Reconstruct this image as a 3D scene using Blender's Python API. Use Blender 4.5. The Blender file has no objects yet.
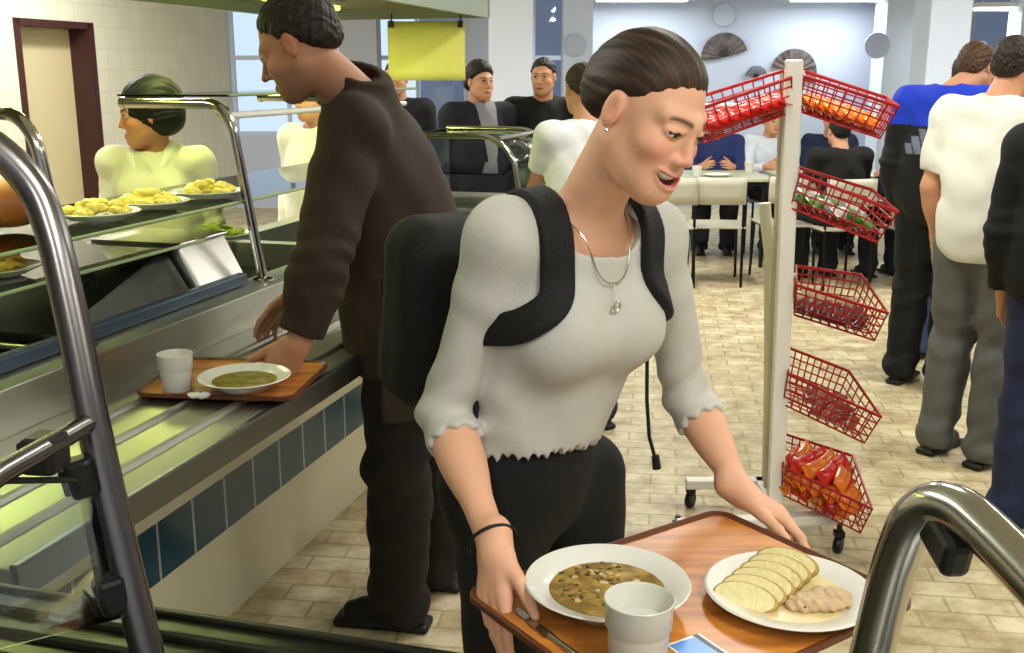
import bpy, bmesh, math, random
import numpy as np
from mathutils import Vector, Matrix
random.seed(7)
RNG = np.random.default_rng(5)
sc = bpy.context.scene
COL = sc.collection
V3 = lambda *a: np.array(a, dtype=np.float64)
def nrm(v):
    v = np.array(v, dtype=np.float64); return v/np.linalg.norm(v)

# ------------------------------------------------------------------ materials
def lin(c):
    return tuple(x/12.92 if x <= .04045 else ((x+.055)/1.055)**2.4 for x in c)
MATS = {}
def mat(name, rgb, rough=.6, metal=0., bump=0., bscale=40., var=0., vscale=12., emit=None, estr=0., trans=0., ior=1.45, spec=.5, stretch=None, vcol=False, sheen=0., sss=0.):
    """rgb is sRGB 0..1"""
    if name in MATS: return MATS[name]
    m = bpy.data.materials.new(name); m.use_nodes = True
    nt = m.node_tree; b = nt.nodes['Principled BSDF']
    b.inputs['Base Color'].default_value = (*lin(rgb), 1)
    b.inputs['Roughness'].default_value = rough
    b.inputs['Metallic'].default_value = metal
    b.inputs['Specular IOR Level'].default_value = spec
    b.inputs['IOR'].default_value = ior
    b.inputs['Transmission Weight'].default_value = trans
    if sheen: b.inputs['Sheen Weight'].default_value = sheen
    if sss:
        b.inputs['Subsurface Weight'].default_value = sss
        b.inputs['Subsurface Radius'].default_value = (.01, .004, .002)
    if emit:
        b.inputs['Emission Color'].default_value = (*lin(emit), 1)
        b.inputs['Emission Strength'].default_value = estr
    vec = None
    if bump or var:
        tc = nt.nodes.new('ShaderNodeTexCoord'); vec = tc.outputs['Object']
        if stretch:
            mp = nt.nodes.new('ShaderNodeMapping'); mp.inputs['Scale'].default_value = stretch
            nt.links.new(vec, mp.inputs['Vector']); vec = mp.outputs['Vector']
    src = None
    if vcol:
        a = nt.nodes.new('ShaderNodeVertexColor'); a.layer_name = 'Col'; src = a.outputs['Color']
        nt.links.new(src, b.inputs['Base Color'])
    if var:
        n = nt.nodes.new('ShaderNodeTexNoise'); n.inputs['Scale'].default_value = vscale; n.inputs['Detail'].default_value = 5
        nt.links.new(vec, n.inputs['Vector'])
        mr = nt.nodes.new('ShaderNodeMapRange'); mr.inputs['From Min'].default_value = .25; mr.inputs['From Max'].default_value = .75
        mr.inputs['To Min'].default_value = 1-var; mr.inputs['To Max'].default_value = 1+var
        nt.links.new(n.outputs['Fac'], mr.inputs['Value'])
        mx = nt.nodes.new('ShaderNodeVectorMath'); mx.operation = 'SCALE'
        if src is not None: nt.links.new(src, mx.inputs[0])
        else: mx.inputs[0].default_value = lin(rgb)
        nt.links.new(mr.outputs['Result'], mx.inputs['Scale'])
        nt.links.new(mx.outputs['Vector'], b.inputs['Base Color'])
    if bump:
        n = nt.nodes.new('ShaderNodeTexNoise'); n.inputs['Scale'].default_value = bscale; n.inputs['Detail'].default_value = 4
        nt.links.new(vec, n.inputs['Vector'])
        bp = nt.nodes.new('ShaderNodeBump'); bp.inputs['Strength'].default_value = bump; bp.inputs['Distance'].default_value = .01
        nt.links.new(n.outputs['Fac'], bp.inputs['Height']); nt.links.new(bp.outputs['Normal'], b.inputs['Normal'])
    MATS[name] = m
    return m
def glass(name, tint=(.9, .97, .93), rough=.0, mixw=.82):
    """thin architectural glass: mostly clear with a mirror coat"""
    if name in MATS: return MATS[name]
    m = bpy.data.materials.new(name); m.use_nodes = True; nt = m.node_tree; nt.nodes.clear()
    o = nt.nodes.new('ShaderNodeOutputMaterial'); t = nt.nodes.new('ShaderNodeBsdfTransparent'); g = nt.nodes.new('ShaderNodeBsdfGlossy')
    t.inputs['Color'].default_value = (*tint, 1); g.inputs['Roughness'].default_value = rough+.02
    f = nt.nodes.new('ShaderNodeFresnel'); f.inputs['IOR'].default_value = 1.45
    mx = nt.nodes.new('ShaderNodeMixShader')
    nt.links.new(f.outputs[0], mx.inputs[0]); nt.links.new(t.outputs[0], mx.inputs[1]); nt.links.new(g.outputs[0], mx.inputs[2])
    nt.links.new(mx.outputs[0], o.inputs['Surface'])
    MATS[name] = m
    return m

# ------------------------------------------------------------------ object helpers
def tag(o, label=None, cat=None, group=None, kind=None):
    if label: o['label'] = label
    if cat: o['category'] = cat
    if group: o['group'] = group
    if kind: o['kind'] = kind
    return o
def empty(name, loc=(0, 0, 0), label=None, cat=None, group=None, rot=None):
    o = bpy.data.objects.new(name, None); o.empty_display_size = .05
    o.location = Vector([float(x) for x in loc])
    if rot is not None: o.rotation_euler = rot
    COL.objects.link(o); return tag(o, label, cat, group)
def wm(o):
    """world matrix from the chain of basis matrices"""
    m = o.matrix_basis.copy()
    return (wm(o.parent) @ m) if o.parent else m
def link_mesh(name, me, m, parent=None, smooth=True):
    """vertices are in world space; object takes the parent's frame"""
    o = bpy.data.objects.new(name, me); COL.objects.link(o)
    if m is not None:
        for x in (m if isinstance(m, (list, tuple)) else [m]): me.materials.append(x)
    if smooth: me.shade_smooth()
    if parent is not None:
        o.parent = parent
        o.matrix_basis = wm(parent).inverted()
    return o
class MB:
    """collects shapes (world space) into one bmesh"""
    def __init__(s): s.bm = bmesh.new()
    def box(s, c, size, M=None, bev=0.):
        M4 = Matrix.Translation(Vector([float(x) for x in c]))
        if M is not None: M4 = M4 @ Matrix([list(map(float, r)) for r in np.array(M).T]).to_4x4()
        r = bmesh.ops.create_cube(s.bm, size=1, matrix=M4 @ Matrix.Diagonal((*[float(x) for x in size], 1)))
        if bev:
            es = {e for v in r['verts'] for e in v.link_edges}
            bmesh.ops.bevel(s.bm, geom=list(es), offset=bev, segments=2, profile=.5, affect='EDGES')
        return s
    def tube(s, pts, r, n=10, caps=True, closed=False):
        pts = [np.array(p, dtype=float) for p in pts]; N = len(pts)
        rr = r if hasattr(r, '__len__') else [r]*N
        rings = []; prev = None
        for i, p in enumerate(pts):
            if closed: t = pts[(i+1) % N]-pts[i-1]
            else: t = pts[min(i+1, N-1)]-pts[max(i-1, 0)]
            t = nrm(t)
            if prev is None:
                a = V3(0, 0, 1) if abs(t[2]) < .9 else V3(1, 0, 0)
            else: a = prev
            b = nrm(a-t*(a@t)); prev = b; c = np.cross(t, b)
            rings.append([s.bm.verts.new(p+rr[i]*(b*math.cos(q)+c*math.sin(q))) for q in np.arange(n)*2*math.pi/n])
        for i in range(N if closed else N-1):
            A, B = rings[i], rings[(i+1) % N]
            for j in range(n): s.bm.faces.new((A[j], A[(j+1) % n], B[(j+1) % n], B[j]))
        if caps and not closed:
            s.bm.faces.new(rings[0][::-1]); s.bm.faces.new(rings[-1])
        return s
    def lathe(s, prof, c, n=40, M=None):
        c = np.array(c, dtype=float); rings = []
        for (r, z) in prof:
            ring = []
            for q in np.arange(n)*2*math.pi/n:
                p = V3(r*math.cos(q), r*math.sin(q), z)
                if M is not None: p = np.array(M).T @ p
                ring.append(s.bm.verts.new(c+p))
            rings.append(ring)
        for A, B in zip(rings, rings[1:]):
            for j in range(n): s.bm.faces.new((A[j], A[(j+1) % n], B[(j+1) % n], B[j]))
        if prof[0][0] > 1e-6: s.bm.faces.new(rings[0][::-1])
        if prof[-1][0] > 1e-6: s.bm.faces.new(rings[-1])
        return s
    def poly(s, pts, thick, nrm_=None):
        """flat polygon with real thickness along its normal"""
        pts = [np.array(p, dtype=float) for p in pts]
        n = nrm(np.cross(pts[1]-pts[0], pts[-1]-pts[0])) if nrm_ is None else np.array(nrm_, dtype=float)
        A = [s.bm.verts.new(p) for p in pts]; B = [s.bm.verts.new(p-n*thick) for p in pts]
        s.bm.faces.new(A); s.bm.faces.new(B[::-1])
        for i in range(len(pts)):
            j = (i+1) % len(pts); s.bm.faces.new((A[j], A[i], B[i], B[j]))
        return s
    def build(s, name, m, parent=None, smooth=True, bevel=0.):
        bmesh.ops.recalc_face_normals(s.bm, faces=s.bm.faces)
        me = bpy.data.meshes.new(name); s.bm.to_mesh(me); s.bm.free()
        o = link_mesh(name, me, m, parent, smooth)
        if bevel:
            md = o.modifiers.new('bevel', 'BEVEL'); md.width = bevel; md.segments = 2; md.limit_method = 'ANGLE'
        if smooth: me.set_sharp_from_angle(angle=math.radians(40))
        return o
def copy_tree(o, M, label=None, group=None):
    """copy of a thing and its parts, moved by the world matrix M"""
    c = o.copy(); COL.objects.link(c)
    c.matrix_basis = M @ o.matrix_basis
    if label: c['label'] = label
    if group: c['group'] = group
    def rec(a, b):
        for ch in a.children:
            d = ch.copy(); COL.objects.link(d); d.parent = b; d.matrix_basis = ch.matrix_basis.copy(); rec(ch, d)
    rec(o, c)
    return c
def arc(pts, rad, seg=6):
    """round the corners of a polyline"""
    pts = [np.array(p, dtype=float) for p in pts]; out = [pts[0]]
    for a, b, c in zip(pts, pts[1:], pts[2:]):
        u = a-b; v = c-b; lu, lv = np.linalg.norm(u), np.linalg.norm(v)
        r = min(rad, lu*.48, lv*.48); p0 = b+u/lu*r; p1 = b+v/lv*r
        for t in np.linspace(0, 1, seg+1): out.append((1-t)**2*p0+2*t*(1-t)*b+t*t*p1)
    out.append(pts[-1]); return out

# ------------------------------------------------------------------ signed distance bodies -> one continuous mesh
def frame(f, u):
    """rows: right, forward, up"""
    f = nrm(f); u = np.array(u, float); u = nrm(u-f*(u@f)); return np.array([np.cross(f, u), f, u])
def rc(a, b, ra, rb):
    a = np.array(a, float); b = np.array(b, float); ba = b-a; L2 = float(ba@ba)+1e-12
    def fn(P):
        q = P-a; t = np.clip((q@ba)/L2, 0, 1)
        return np.linalg.norm(q-t[:, None]*ba, axis=1)-(ra+t*(rb-ra))
    return fn
def el(c, r, M=None):
    c = np.array(c, float); r = np.array(r, float)
    def fn(P):
        q = P-c
        if M is not None: q = q@M.T
        a = q/r; k0 = np.linalg.norm(a, axis=1); k1 = np.linalg.norm(a/r, axis=1)+1e-9
        return k0*(k0-1)/k1
    return fn
def rbox(c, s, rad, M=None):
    c = np.array(c, float); s = np.array(s, float)-rad
    def fn(P):
        q = P-c
        if M is not None: q = q@M.T
        d = np.abs(q)-s
        return np.linalg.norm(np.maximum(d, 0), axis=1)+np.minimum(d.max(axis=1), 0)-rad
    return fn
def plane(p, n):
    """negative on the side the normal points away from"""
    p = np.array(p, float); n = nrm(n)
    return lambda P: (P-p)@n
def infl(fn, r): return lambda P: fn(P)-r
class Sdf:
    def __init__(s): s.ops = []; s.disp = None
    def u(s, fn, k=.01): s.ops.append(('u', fn, k)); return s
    def sub(s, fn, k=.004): s.ops.append(('s', fn, k)); return s
    def keep(s, fn, k=.003):                      # intersect with fn<0
        s.ops.append(('s', lambda P, fn=fn: -fn(P), k)); return s
    def ev(s, P, active=None):
        d = np.full(len(P), 1e3)
        for i, (op, fn, k) in enumerate(s.ops):
            if active is not None and not active[i]: continue
            e = fn(P)
            if op == 'u':
                h = np.maximum(k-np.abs(d-e), 0)/k; d = np.minimum(d, e)-h*h*k*.25
            else:
                e = -e; h = np.maximum(k-np.abs(d-e), 0)/k; d = np.maximum(d, e)+h*h*k*.25
        if s.disp is not None: d = d+s.disp(P)
        return d
    def mesh(s, lo, hi, h, B=12):
        lo = np.array(lo, float); hi = np.array(hi, float)
        nb = np.ceil((hi-lo)/(h*B)).astype(int)+1
        bi = np.stack(np.meshgrid(*[np.arange(n) for n in nb], indexing='ij'), -1).reshape(-1, 3)
        cen = lo+(bi+.5)*h*B; R = h*B*.8661
        dd = [fn(cen) for _, fn, _ in s.ops]
        D = s.ev(cen)
        kp = np.abs(D) < R*1.9+.01
        bi, cen, D = bi[kp], cen[kp], D[kp]; dd = [x[kp] for x in dd]
        act = np.zeros((len(bi), len(s.ops)), bool)
        for i, (op, fn, k) in enumerate(s.ops):
            act[:, i] = (dd[i] < np.maximum(D, 0)+3.2*R+k+.01) if op == 'u' else (dd[i] < 1.8*R+k+.01)
        n1 = B+1; N = nb*B+2
        off = np.stack(np.meshgrid(*[np.arange(n1)]*3, indexing='ij'), -1).reshape(-1, 3)
        cid = lambda a: (a[:, 0]*N[1]+a[:, 1])*N[2]+a[:, 2]
        ids, vs, quads = [], [], []
        co = np.array([(i, j, k) for i in (0, 1) for j in (0, 1) for k in (0, 1)])
        ed = [(a, b) for a in range(8) for b in range(a+1, 8) if np.abs(co[a]-co[b]).sum() == 1]
        ea = np.array([e[0] for e in ed]); eb = np.array([e[1] for e in ed])
        for q in range(len(bi)):
            g0 = bi[q]*B
            v = s.ev(lo+(g0+off)*h, act[q]).reshape(n1, n1, n1)
            sg = v < 0
            if sg.all() or not sg.any(): continue
            cnt = sum(sg[c[0]:c[0]+B, c[1]:c[1]+B, c[2]:c[2]+B].astype(np.int8) for c in co)
            ac = np.argwhere((cnt > 0) & (cnt < 8))
            if len(ac):
                cv = np.stack([v[ac[:, 0]+c[0], ac[:, 1]+c[1], ac[:, 2]+c[2]] for c in co], 1)
                va, vb = cv[:, ea], cv[:, eb]; cr = (va < 0) != (vb < 0)
                t = np.where(cr, va/np.where(cr, va-vb, 1), 0)
                pos = co[ea][None]+t[..., None]*(co[eb]-co[ea])[None]
                pt = (pos*cr[..., None]).sum(1)/cr.sum(1)[:, None]
                ids.append(cid(ac+g0)); vs.append(lo+(ac+g0+pt)*h)
            for ax in range(3):
                o1, o2 = [(0, 1, 0), (0, 0, 1)] if ax == 0 else ([(0, 0, 1), (1, 0, 0)] if ax == 1 else [(1, 0, 0), (0, 1, 0)])
                sl0 = [slice(0, B)]*3; sl1 = list(sl0); sl1[ax] = slice(1, B+1)
                a, b = sg[tuple(sl0)], sg[tuple(sl1)]
                e = np.argwhere(a != b)
                if not len(e): continue
                fl = a[e[:, 0], e[:, 1], e[:, 2]]
                e = e+g0; o1 = np.array(o1); o2 = np.array(o2)
                qd = np.stack([cid(e-o1-o2), cid(e-o2), cid(e), cid(e-o1)], 1)
                qd[~fl] = qd[~fl][:, ::-1]
                quads.append(qd)
        ids = np.concatenate(ids); vs = np.concatenate(vs); quads = np.concatenate(quads)
        o = np.argsort(ids); ids = ids[o]; vs = vs[o]
        ix = np.clip(np.searchsorted(ids, quads), 0, len(ids)-1)
        ok = (ids[ix] == quads).all(1)
        return vs, ix[ok]
def np_mesh(name, vs, qs, col=None):
    me = bpy.data.meshes.new(name)
    me.vertices.add(len(vs)); me.vertices.foreach_set('co', vs.astype(np.float32).ravel())
    me.loops.add(len(qs)*4); me.loops.foreach_set('vertex_index', qs.astype(np.int32).ravel())
    me.polygons.add(len(qs)); me.polygons.foreach_set('loop_start', (np.arange(len(qs))*4).astype(np.int32))
    me.update(calc_edges=True); me.validate()
    if col is not None:
        a = me.color_attributes.new('Col', 'FLOAT_COLOR', 'POINT')
        c4 = np.ones((len(vs), 4), np.float32); c4[:, :3] = np.array([lin(x) for x in [(0, 0, 0)]])[0] if False else col
        a.data.foreach_set('color', c4.ravel())
    return me
def linv(c):
    c = np.asarray(c, float); return np.where(c <= .04045, c/12.92, ((c+.055)/1.055)**2.4)
def sdf_obj(name, S, lo, hi, h, m, parent, colfn=None, relax=1):
    vs, qs = S.mesh(lo, hi, h)
    for _ in range(relax):                         # light Laplacian polish removes the grid steps
        acc = np.zeros_like(vs); n = np.zeros(len(vs))
        for a in range(4):
            i, j = qs[:, a], qs[:, (a+1) % 4]
            for k in range(3): acc[:, k] += np.bincount(i, vs[j, k], len(vs))+np.bincount(j, vs[i, k], len(vs))
            n += np.bincount(i, None, len(vs))+np.bincount(j, None, len(vs))
        vs = vs*.5+.5*acc/np.maximum(n, 1)[:, None]
    col = linv(colfn(vs)) if colfn is not None else None
    return link_mesh(name, np_mesh(name, vs, qs, col), m, parent, True)
POW = [58, 50, 52, 42, 60, 80, 80]; HOODP = 8.5
# ------------------------------------------------------------------ people
class Head:
    """head in its own frame: x right, y forward, z up, eyes at z=0; sc scales it"""
    def __init__(s, c, f, u, sc_=1., female=False, smile=0., jawd=0., gaze=0., wide=1.):
        s.c = np.array(c, float); s.M = frame(f, u); s.s = sc_; s.fem = female; s.smile = smile; s.jd = jawd; s.gaze = gaze; s.w = wide
    def w2(s, p): return s.c+s.M.T@(np.array(p, float)*s.s)
    def loc(s, P): return (P-s.c)@s.M.T/s.s
    def e(s, c, r): return el(s.w2(c), np.array(r)*s.s, s.M)
    def r(s, a, b, ra, rb): return rc(s.w2(a), s.w2(b), ra*s.s, rb*s.s)
    def add(s, S):
        sm = s.smile; jd = s.jd; w = s.w
        S.u(s.e((0, -.018, .027), (.073*w, .093, .080)), .01)
        S.u(s.e((0, .022, -.030), ((.0555 if s.fem else .058)*w, .061, .080)), .025)
        jw = .0365 if s.fem else .048
        for x in (1, -1):
            S.u(s.r((x*jw, -.004, -.052), (x*.016, .060, -.095-jd*.6), .020, .015), .03)
            S.u(s.e((x*.037*w, .052+.004*sm, -.034+.003*sm), (.021+.003*sm, .025, .020)), .022)
            S.u(s.r((x*.008, .0795, .015), (x*.044, .060, .019), .010, .010), .016)
        S.u(s.e((0, .066, -.097-jd*.6), (.018, .017, .014)), .022)
        for x in (1, -1): S.sub(s.e((x*.031, .0945, -.001), (.018, .0135, .0105)), .012)
        nl = .1005 if s.fem else .108
        S.u(s.r((0, .0805, .006), (0, nl-.003, -.031), .0072, .0082), .012)
        S.u(s.e((0, nl-.001, -.0355), (.0095, .0095, .0078)), .006)
        for x in (1, -1):
            S.u(s.e((x*.0115, .0905, -.0385), (.0075, .010, .0068)), .006)
            S.u(s.e((x*.031, .0715, -.002), (.0145, .0135, .0125)), .004)
            S.u(s.r((x*.020, .083, .0035), (x*.043, .0715, .001), .004, .0035), .006)   # upper lid fold
        # mouth: lips follow the face surface
        S.u(s.e((0, .047, -.076), (.040, .036, .034)), .03)
        def ys(x, z):
            for y in np.arange(.115, .02, -.0015):
                if S.ev(s.w2((x, y, z))[None])[0] < 0: return y
            return .06
        half = .022+.011*sm; op = .0045*sm+jd*.5; s.half = half
        xs = np.linspace(0, 1, 6); s.lu, s.ll, s.lo_ = [], [], []
        for t in xs:
            x = half*t; zc = -.0705+.0105*sm*t*t; w_ = math.sqrt(max(0, 1-t*t*.97))
            y0 = ys(x, zc)
            s.lu.append(np.array((x, y0-.0002+.0012*w_, zc+(.0028+op*.7)*w_))); s.ll.append(np.array((x, y0-.0006+.0008*w_, zc-(.0042+op*1.2)*w_))); s.lo_.append(np.array((x, y0, zc-op*.25*w_)))
        for sx in (1, -1):
            f = lambda p: (sx*p[0], p[1], p[2])
            for a in range(5):
                w0, w1 = math.sqrt(1-xs[a]**2*.97), math.sqrt(1-xs[a+1]**2*.97)
                S.u(s.r(f(s.lu[a]), f(s.lu[a+1]), .0016+.0026*w0, .0016+.0026*w1), .004)
                S.u(s.r(f(s.ll[a]), f(s.ll[a+1]), .0016+.0036*w0, .0016+.0036*w1), .004)
            if sm > .5:
                for a in range(4):
                    w0, w1 = math.sqrt(1-xs[a]**2*.97), math.sqrt(1-xs[a+1]**2*.97)
                    for dy in (.003, -.004): S.sub(s.r(f(s.lo_[a]+V3(0, dy, 0)), f(s.lo_[a+1]+V3(0, dy, 0)), (op*1.0+.0004)*w0, (op*1.0+.0004)*w1), .002)
        if sm > .5:
            for sx in (1, -1):
                for a in range(4): S.u(s.r((sx*s.lo_[a][0], s.lo_[a][1]-.0075, s.lo_[a][2]+op*.55), (sx*s.lo_[a+1][0], s.lo_[a+1][1]-.0085, s.lo_[a+1][2]+op*.55), .0042, .0036), .002)
        # ears
        for x in (1, -1):
            S.u(s.e((x*.0745*w, -.010, -.010), (.0095, .0165, .0285)), .008)
            S.sub(s.e((x*.086*w, -.005, -.006), (.0075, .0085, .018)), .005)
        return S
    def colour(s, P, col, skin, lips, brow, hairy=None, iris=(.17, .12, .08), stubble=None, rosy=None):
        L = s.loc(P); x, y, z = np.abs(L[:, 0]), L[:, 1], L[:, 2]; sm = s.smile; jd = s.jd
        near = np.linalg.norm(L, axis=1) < .16
        if rosy is not None:
            wgt = np.exp(-(((x-.042)/.022)**2+((z+.034)/.02)**2+((y-.06)/.04)**2))*.55
            wgt = wgt+np.exp(-((x/.016)**2+((z+.038)/.014)**2+((y-.106)/.014)**2))*.55
            wgt = np.clip(wgt+np.exp(-(((x-.078)/.012)**2+((z+.01)/.03)**2+((y+.008)/.025)**2))*.35, 0, 1)
            col[:] = col*(1-wgt[:, None])+np.array(rosy)*wgt[:, None]
        if stubble is not None:
            wg = near/(1+np.exp((z+.048)/.007))/(1+np.exp(-(y-.002)/.008))/(1+np.exp(-(z+.128)/.006))*.42
            col[:] = col*(1-wg[:, None])+np.array(stubble)*wg[:, None]
        # lips and teeth follow the mouth
        Q = np.stack([x, y, z], 1); near2 = np.where(near & (y > .045) & (z < -.03) & (z > -.11))[0]
        if len(near2):
            q = Q[near2]
            def chain(c, ex): return np.min([rc(c[a], c[a+1], .0016+ex*math.sqrt(1-(a/5)**2*.97), .0016+ex*math.sqrt(1-((a+1)/5)**2*.97))(q) for a in range(5)], 0)
            d = np.minimum(chain(s.lu, .0026), chain(s.ll, .0036)); wl = 1/(1+np.exp((d-.0006)/.0005))
            col[near2] = col[near2]*(1-wl[:, None])+np.array(lips)*wl[:, None]
            if sm > .5:
                op = .0045*sm+jd*.5
                yo = np.interp(q[:, 0], [p[0] for p in s.lo_], [p[1] for p in s.lo_]); zo = np.interp(q[:, 0], [p[0] for p in s.lo_], [p[2] for p in s.lo_])
                wv = np.sqrt(np.maximum(0, 1-(q[:, 0]/s.half)**2))
                ins = (q[:, 1] < yo-.0022) & (np.abs(q[:, 2]-zo) < (op+.0018)*wv) & (q[:, 0] < s.half)
                te = ins & (q[:, 2] > zo-op*.25)
                col[near2[ins & ~te]] = (.34, .12, .11); col[near2[te]] = (.93, .91, .87)
            else:
                k = (np.abs(q[:, 2]-np.interp(q[:, 0], [p[0] for p in s.lo_], [p[2] for p in s.lo_])) < .0014) & (q[:, 0] < s.half)
                col[near2[k]] = np.array(lips)*.5
        # brows
        t = (x-.012)/.036
        zb = .0165+.0055*np.sin(np.clip(t, 0, 1)*2.2)-.004*np.clip(t, 0, 1)
        wb = near*(y > .04)*np.clip((t+.08)*8, 0, 1)*np.clip((1.05-t)*6, 0, 1)*np.exp(-((z-zb)/(.0040-.0016*np.clip(t, 0, 1)))**2)*.8
        col[:] = col*(1-wb[:, None])+np.array(brow)*wb[:, None]
        # eyes: lids lowered as gaze goes down
        ex = (x-.0315)/.0138; ez = z+.003
        op = .0058*(1-.75*s.gaze)
        k = near & (y > .06) & (np.abs(ex) < 1)
        top = -.0005-.004*s.gaze+op*(1-ex**2); bot = -.003-.004*s.gaze-.5*op*(1-ex**2)
        inside = k & (z < top) & (z > bot)
        col[inside] = (.86, .83, .80)
        ir = inside & (np.abs(x-.0315) < .0062); col[ir] = iris
        lash = k & (np.abs(z-top) < .0019); col[lash] = np.array(brow)*.55
        if hairy is not None: pass
        return col
    def hair(s, style):
        S = Sdf()
        if style == 'bun':
            S.u(s.e((0, -.021, .029), (.0800, .0985, .0870)), .01)
            S.u(s.e((0, -.075, .000), (.055, .045, .052)), .03)
            S.sub(lambda P, n=s.M.T@nrm((0, .78, -1)), p=s.w2((0, 0, -.012)): -((P-p)@n), .010)
            S.u(s.e((0, -.108, -.012), (.026, .024, .030)), .014)
        elif style == 'bob':
            S.u(s.e((0, -.022, .032), (.09, .108, .097)), .01)
            S.u(s.e((0, -.05, -.03), (.088, .072, .06)), .03)
            S.sub(s.e((0, .125, -.062), (.080, .098, .088)), .012)
        elif style == 'tail':
            S.u(s.e((0, -.021, .029), (.081, .100, .088)), .01)
            S.u(s.e((0, -.075, .000), (.058, .05, .06)), .03)
            S.sub(lambda P, n=s.M.T@nrm((0, .74, -1)), p=s.w2((0, 0, -.006)): -((P-p)@n), .012)
            S.u(s.e((0, -.118, .045), (.042, .036, .045)), .014)
        elif style == 'full':
            S.u(s.e((0, -.02, .036), (.088, .106, .1)), .01)
            S.u(s.e((0, -.06, -.02), (.08, .06, .06)), .03)
            S.sub(lambda P, n=s.M.T@nrm((0, .85, -1)), p=s.w2((0, 0, -.014)): -((P-p)@n), .012)
        else:                                                    # short man's cut with sideburns
            S.u(s.e((0, -.020, .030), (.0790, .0985, .0875)), .01)
            S.u(s.e((0, -.060, -.012), (.066, .05, .05)), .02)
            S.sub(lambda P, n=s.M.T@nrm((0, .80, -1)), p=s.w2((0, 0, -.006)): -((P-p)@n), .008)
            for x in (1, -1): S.u(s.r((x*.073, .012, .03), (x*.0715, .014, -.012), .010, .005), .008)
        if style != 'bob':
            for x in (1, -1): S.sub(s.e((x*.080, -.006, -.011), (.016, .017, .029)), .004)
        sx = s; hl = {'bun': (.78, -.012, .028), 'tail': (.74, -.006, .026), 'short': (.80, -.006, .022), 'full': (.85, -.014, .02)}.get(style)
        def strands(P):
            L = sx.loc(P); a = np.arctan2(L[:, 0], L[:, 2]+.02); q = L[:, 1]
            tp = 0
            if hl is not None:
                q1 = L[:, 2]-hl[0]*L[:, 1]-hl[1]; tp = .0105*np.exp(-(np.maximum(q1+.0005*np.sin(a*23+q*25)+.0008*np.sin(a*77), 0)/hl[2])**2)
            if style in ('short', 'full'):
                X, Y, Z = L.T; tp = tp+.0022*np.sin(150*X+40*Z)*np.sin(170*Y+60*X)*np.sin(140*Z+30*Y)+.0016*np.sin(260*X+3*np.sin(90*Y))*np.sin(240*Z+200*Y)
            return sx.s*tp+sx.s*(.0009*np.sin(a*30+q*18+2*np.sin(q*25))+.0006*np.sin(a*74-q*24)+.0006*np.sin(q*70+a*9))
        S.disp = strands
        return S
    def hair_box(s): return s.c-.25*s.s, s.c+.25*s.s

def hand_prims(S, W, d, n, side, curl=(.25, .3, .35, .4), spread=0., thumb=(.75, .55, .35), tcurl=.35, sc_=1., kf=.004, fan=(0, 0, 0, 0)):
    """W wrist, d towards the knuckles, n out of the back of the hand, side=+1 right hand, -1 left"""
    d = nrm(d); n = np.array(n, float); n = nrm(n-d*(n@d)); t = np.cross(n, d)*side
    W = np.array(W, float); q = sc_
    S.u(rc(W-d*.03*q, W+d*.012*q, .024*q, .022*q), .02)
    offs = (.027, .009, -.010, -.028); kd = (.086, .090, .085, .076)
    ln = ((.043, .026, .020), (.047, .029, .021), (.043, .027, .020), (.034, .020, .018))
    for o in offs: S.u(rc(W+t*o*.55*q+d*.012*q, W+(t*o+d*.074)*q, .0165*q, .0118*q), .014*q)
    for j in range(4):
        p = W+(t*offs[j]+d*kd[j])*q; S.u(rc(W+(t*offs[j]*.8+d*.045)*q, p, .012*q, .0098*q), .008*q)
        ang = 0.; dd = nrm(d+t*(spread*(1.5-j)*.12+fan[j]))
        for i in range(3):
            ang += curl[j]*(1., 1.25, .8)[i]
            v = dd*math.cos(ang)-n*math.sin(ang); e = p+v*ln[j][i]*q
            r0 = (.0096, .0086, .0078)[i]*(1 if j < 3 else .87)*q; r1 = (.0086, .0078, .0066)[i]*(1 if j < 3 else .87)*q
            S.u(rc(p, e, r0, r1), kf*q if i == 0 else .003*q); p = e
    p = W+(d*.018+t*.020-n*.004)*q
    v = nrm(d*thumb[0]+t*thumb[1]-n*thumb[2])
    e = p+v*.046*q; S.u(rc(p, e, .0165*q, .0118*q), .012*q)
    w = nrm(v+d*tcurl-n*tcurl*.3); p2 = e+w*.034*q; S.u(rc(e, p2, .0112*q, .0098*q), .004*q)
    w = nrm(w+d*tcurl*.6-n*tcurl*.3); S.u(rc(p2, p2+w*.025*q, .0100*q, .0074*q), .003*q)

TPL = dict(pelvis=(0, 0, .95), waist=(0, .005, 1.10), chest=(0, .0, 1.28), NB=(0, -.015, 1.465), H=(0, .03, 1.625),
           shR=(.185, -.01, 1.415), elR=(.225, -.04, 1.13), wrR=(.225, .05, .88), shL=(-.185, -.01, 1.415), elL=(-.225, -.04, 1.13), wrL=(-.225, .05, .88),
           hipR=(.09, 0, .92), knR=(.10, .02, .50), anR=(.105, -.03, .09), hipL=(-.09, 0, .92), knL=(-.10, .02, .50), anL=(-.105, -.03, .09))
SIT = dict(pelvis=(0, 0, .56), waist=(0, .01, .66), chest=(0, .02, .84), NB=(0, .03, 1.025), H=(0, .10, 1.17),
           shR=(.185, .03, .98), elR=(.23, .12, .72), wrR=(.13, .34, .78), shL=(-.185, .03, .98), elL=(-.23, .12, .72), wrL=(-.13, .34, .78),
           hipR=(.09, .02, .56), knR=(.12, .43, .54), anR=(.12, .38, .09), hipL=(-.09, .02, .56), knL=(-.12, .43, .54), anL=(-.12, .38, .09))
def noise_w(P, amp, f=1.):
    x, y, z = P.T*f
    return amp*(np.sin(23*z+9*x+2*np.sin(13*y+7*x))+.7*np.sin(41*z-17*y+3*np.sin(19*x))+.5*np.sin(60*x+37*z+11*y))/2.2

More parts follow.
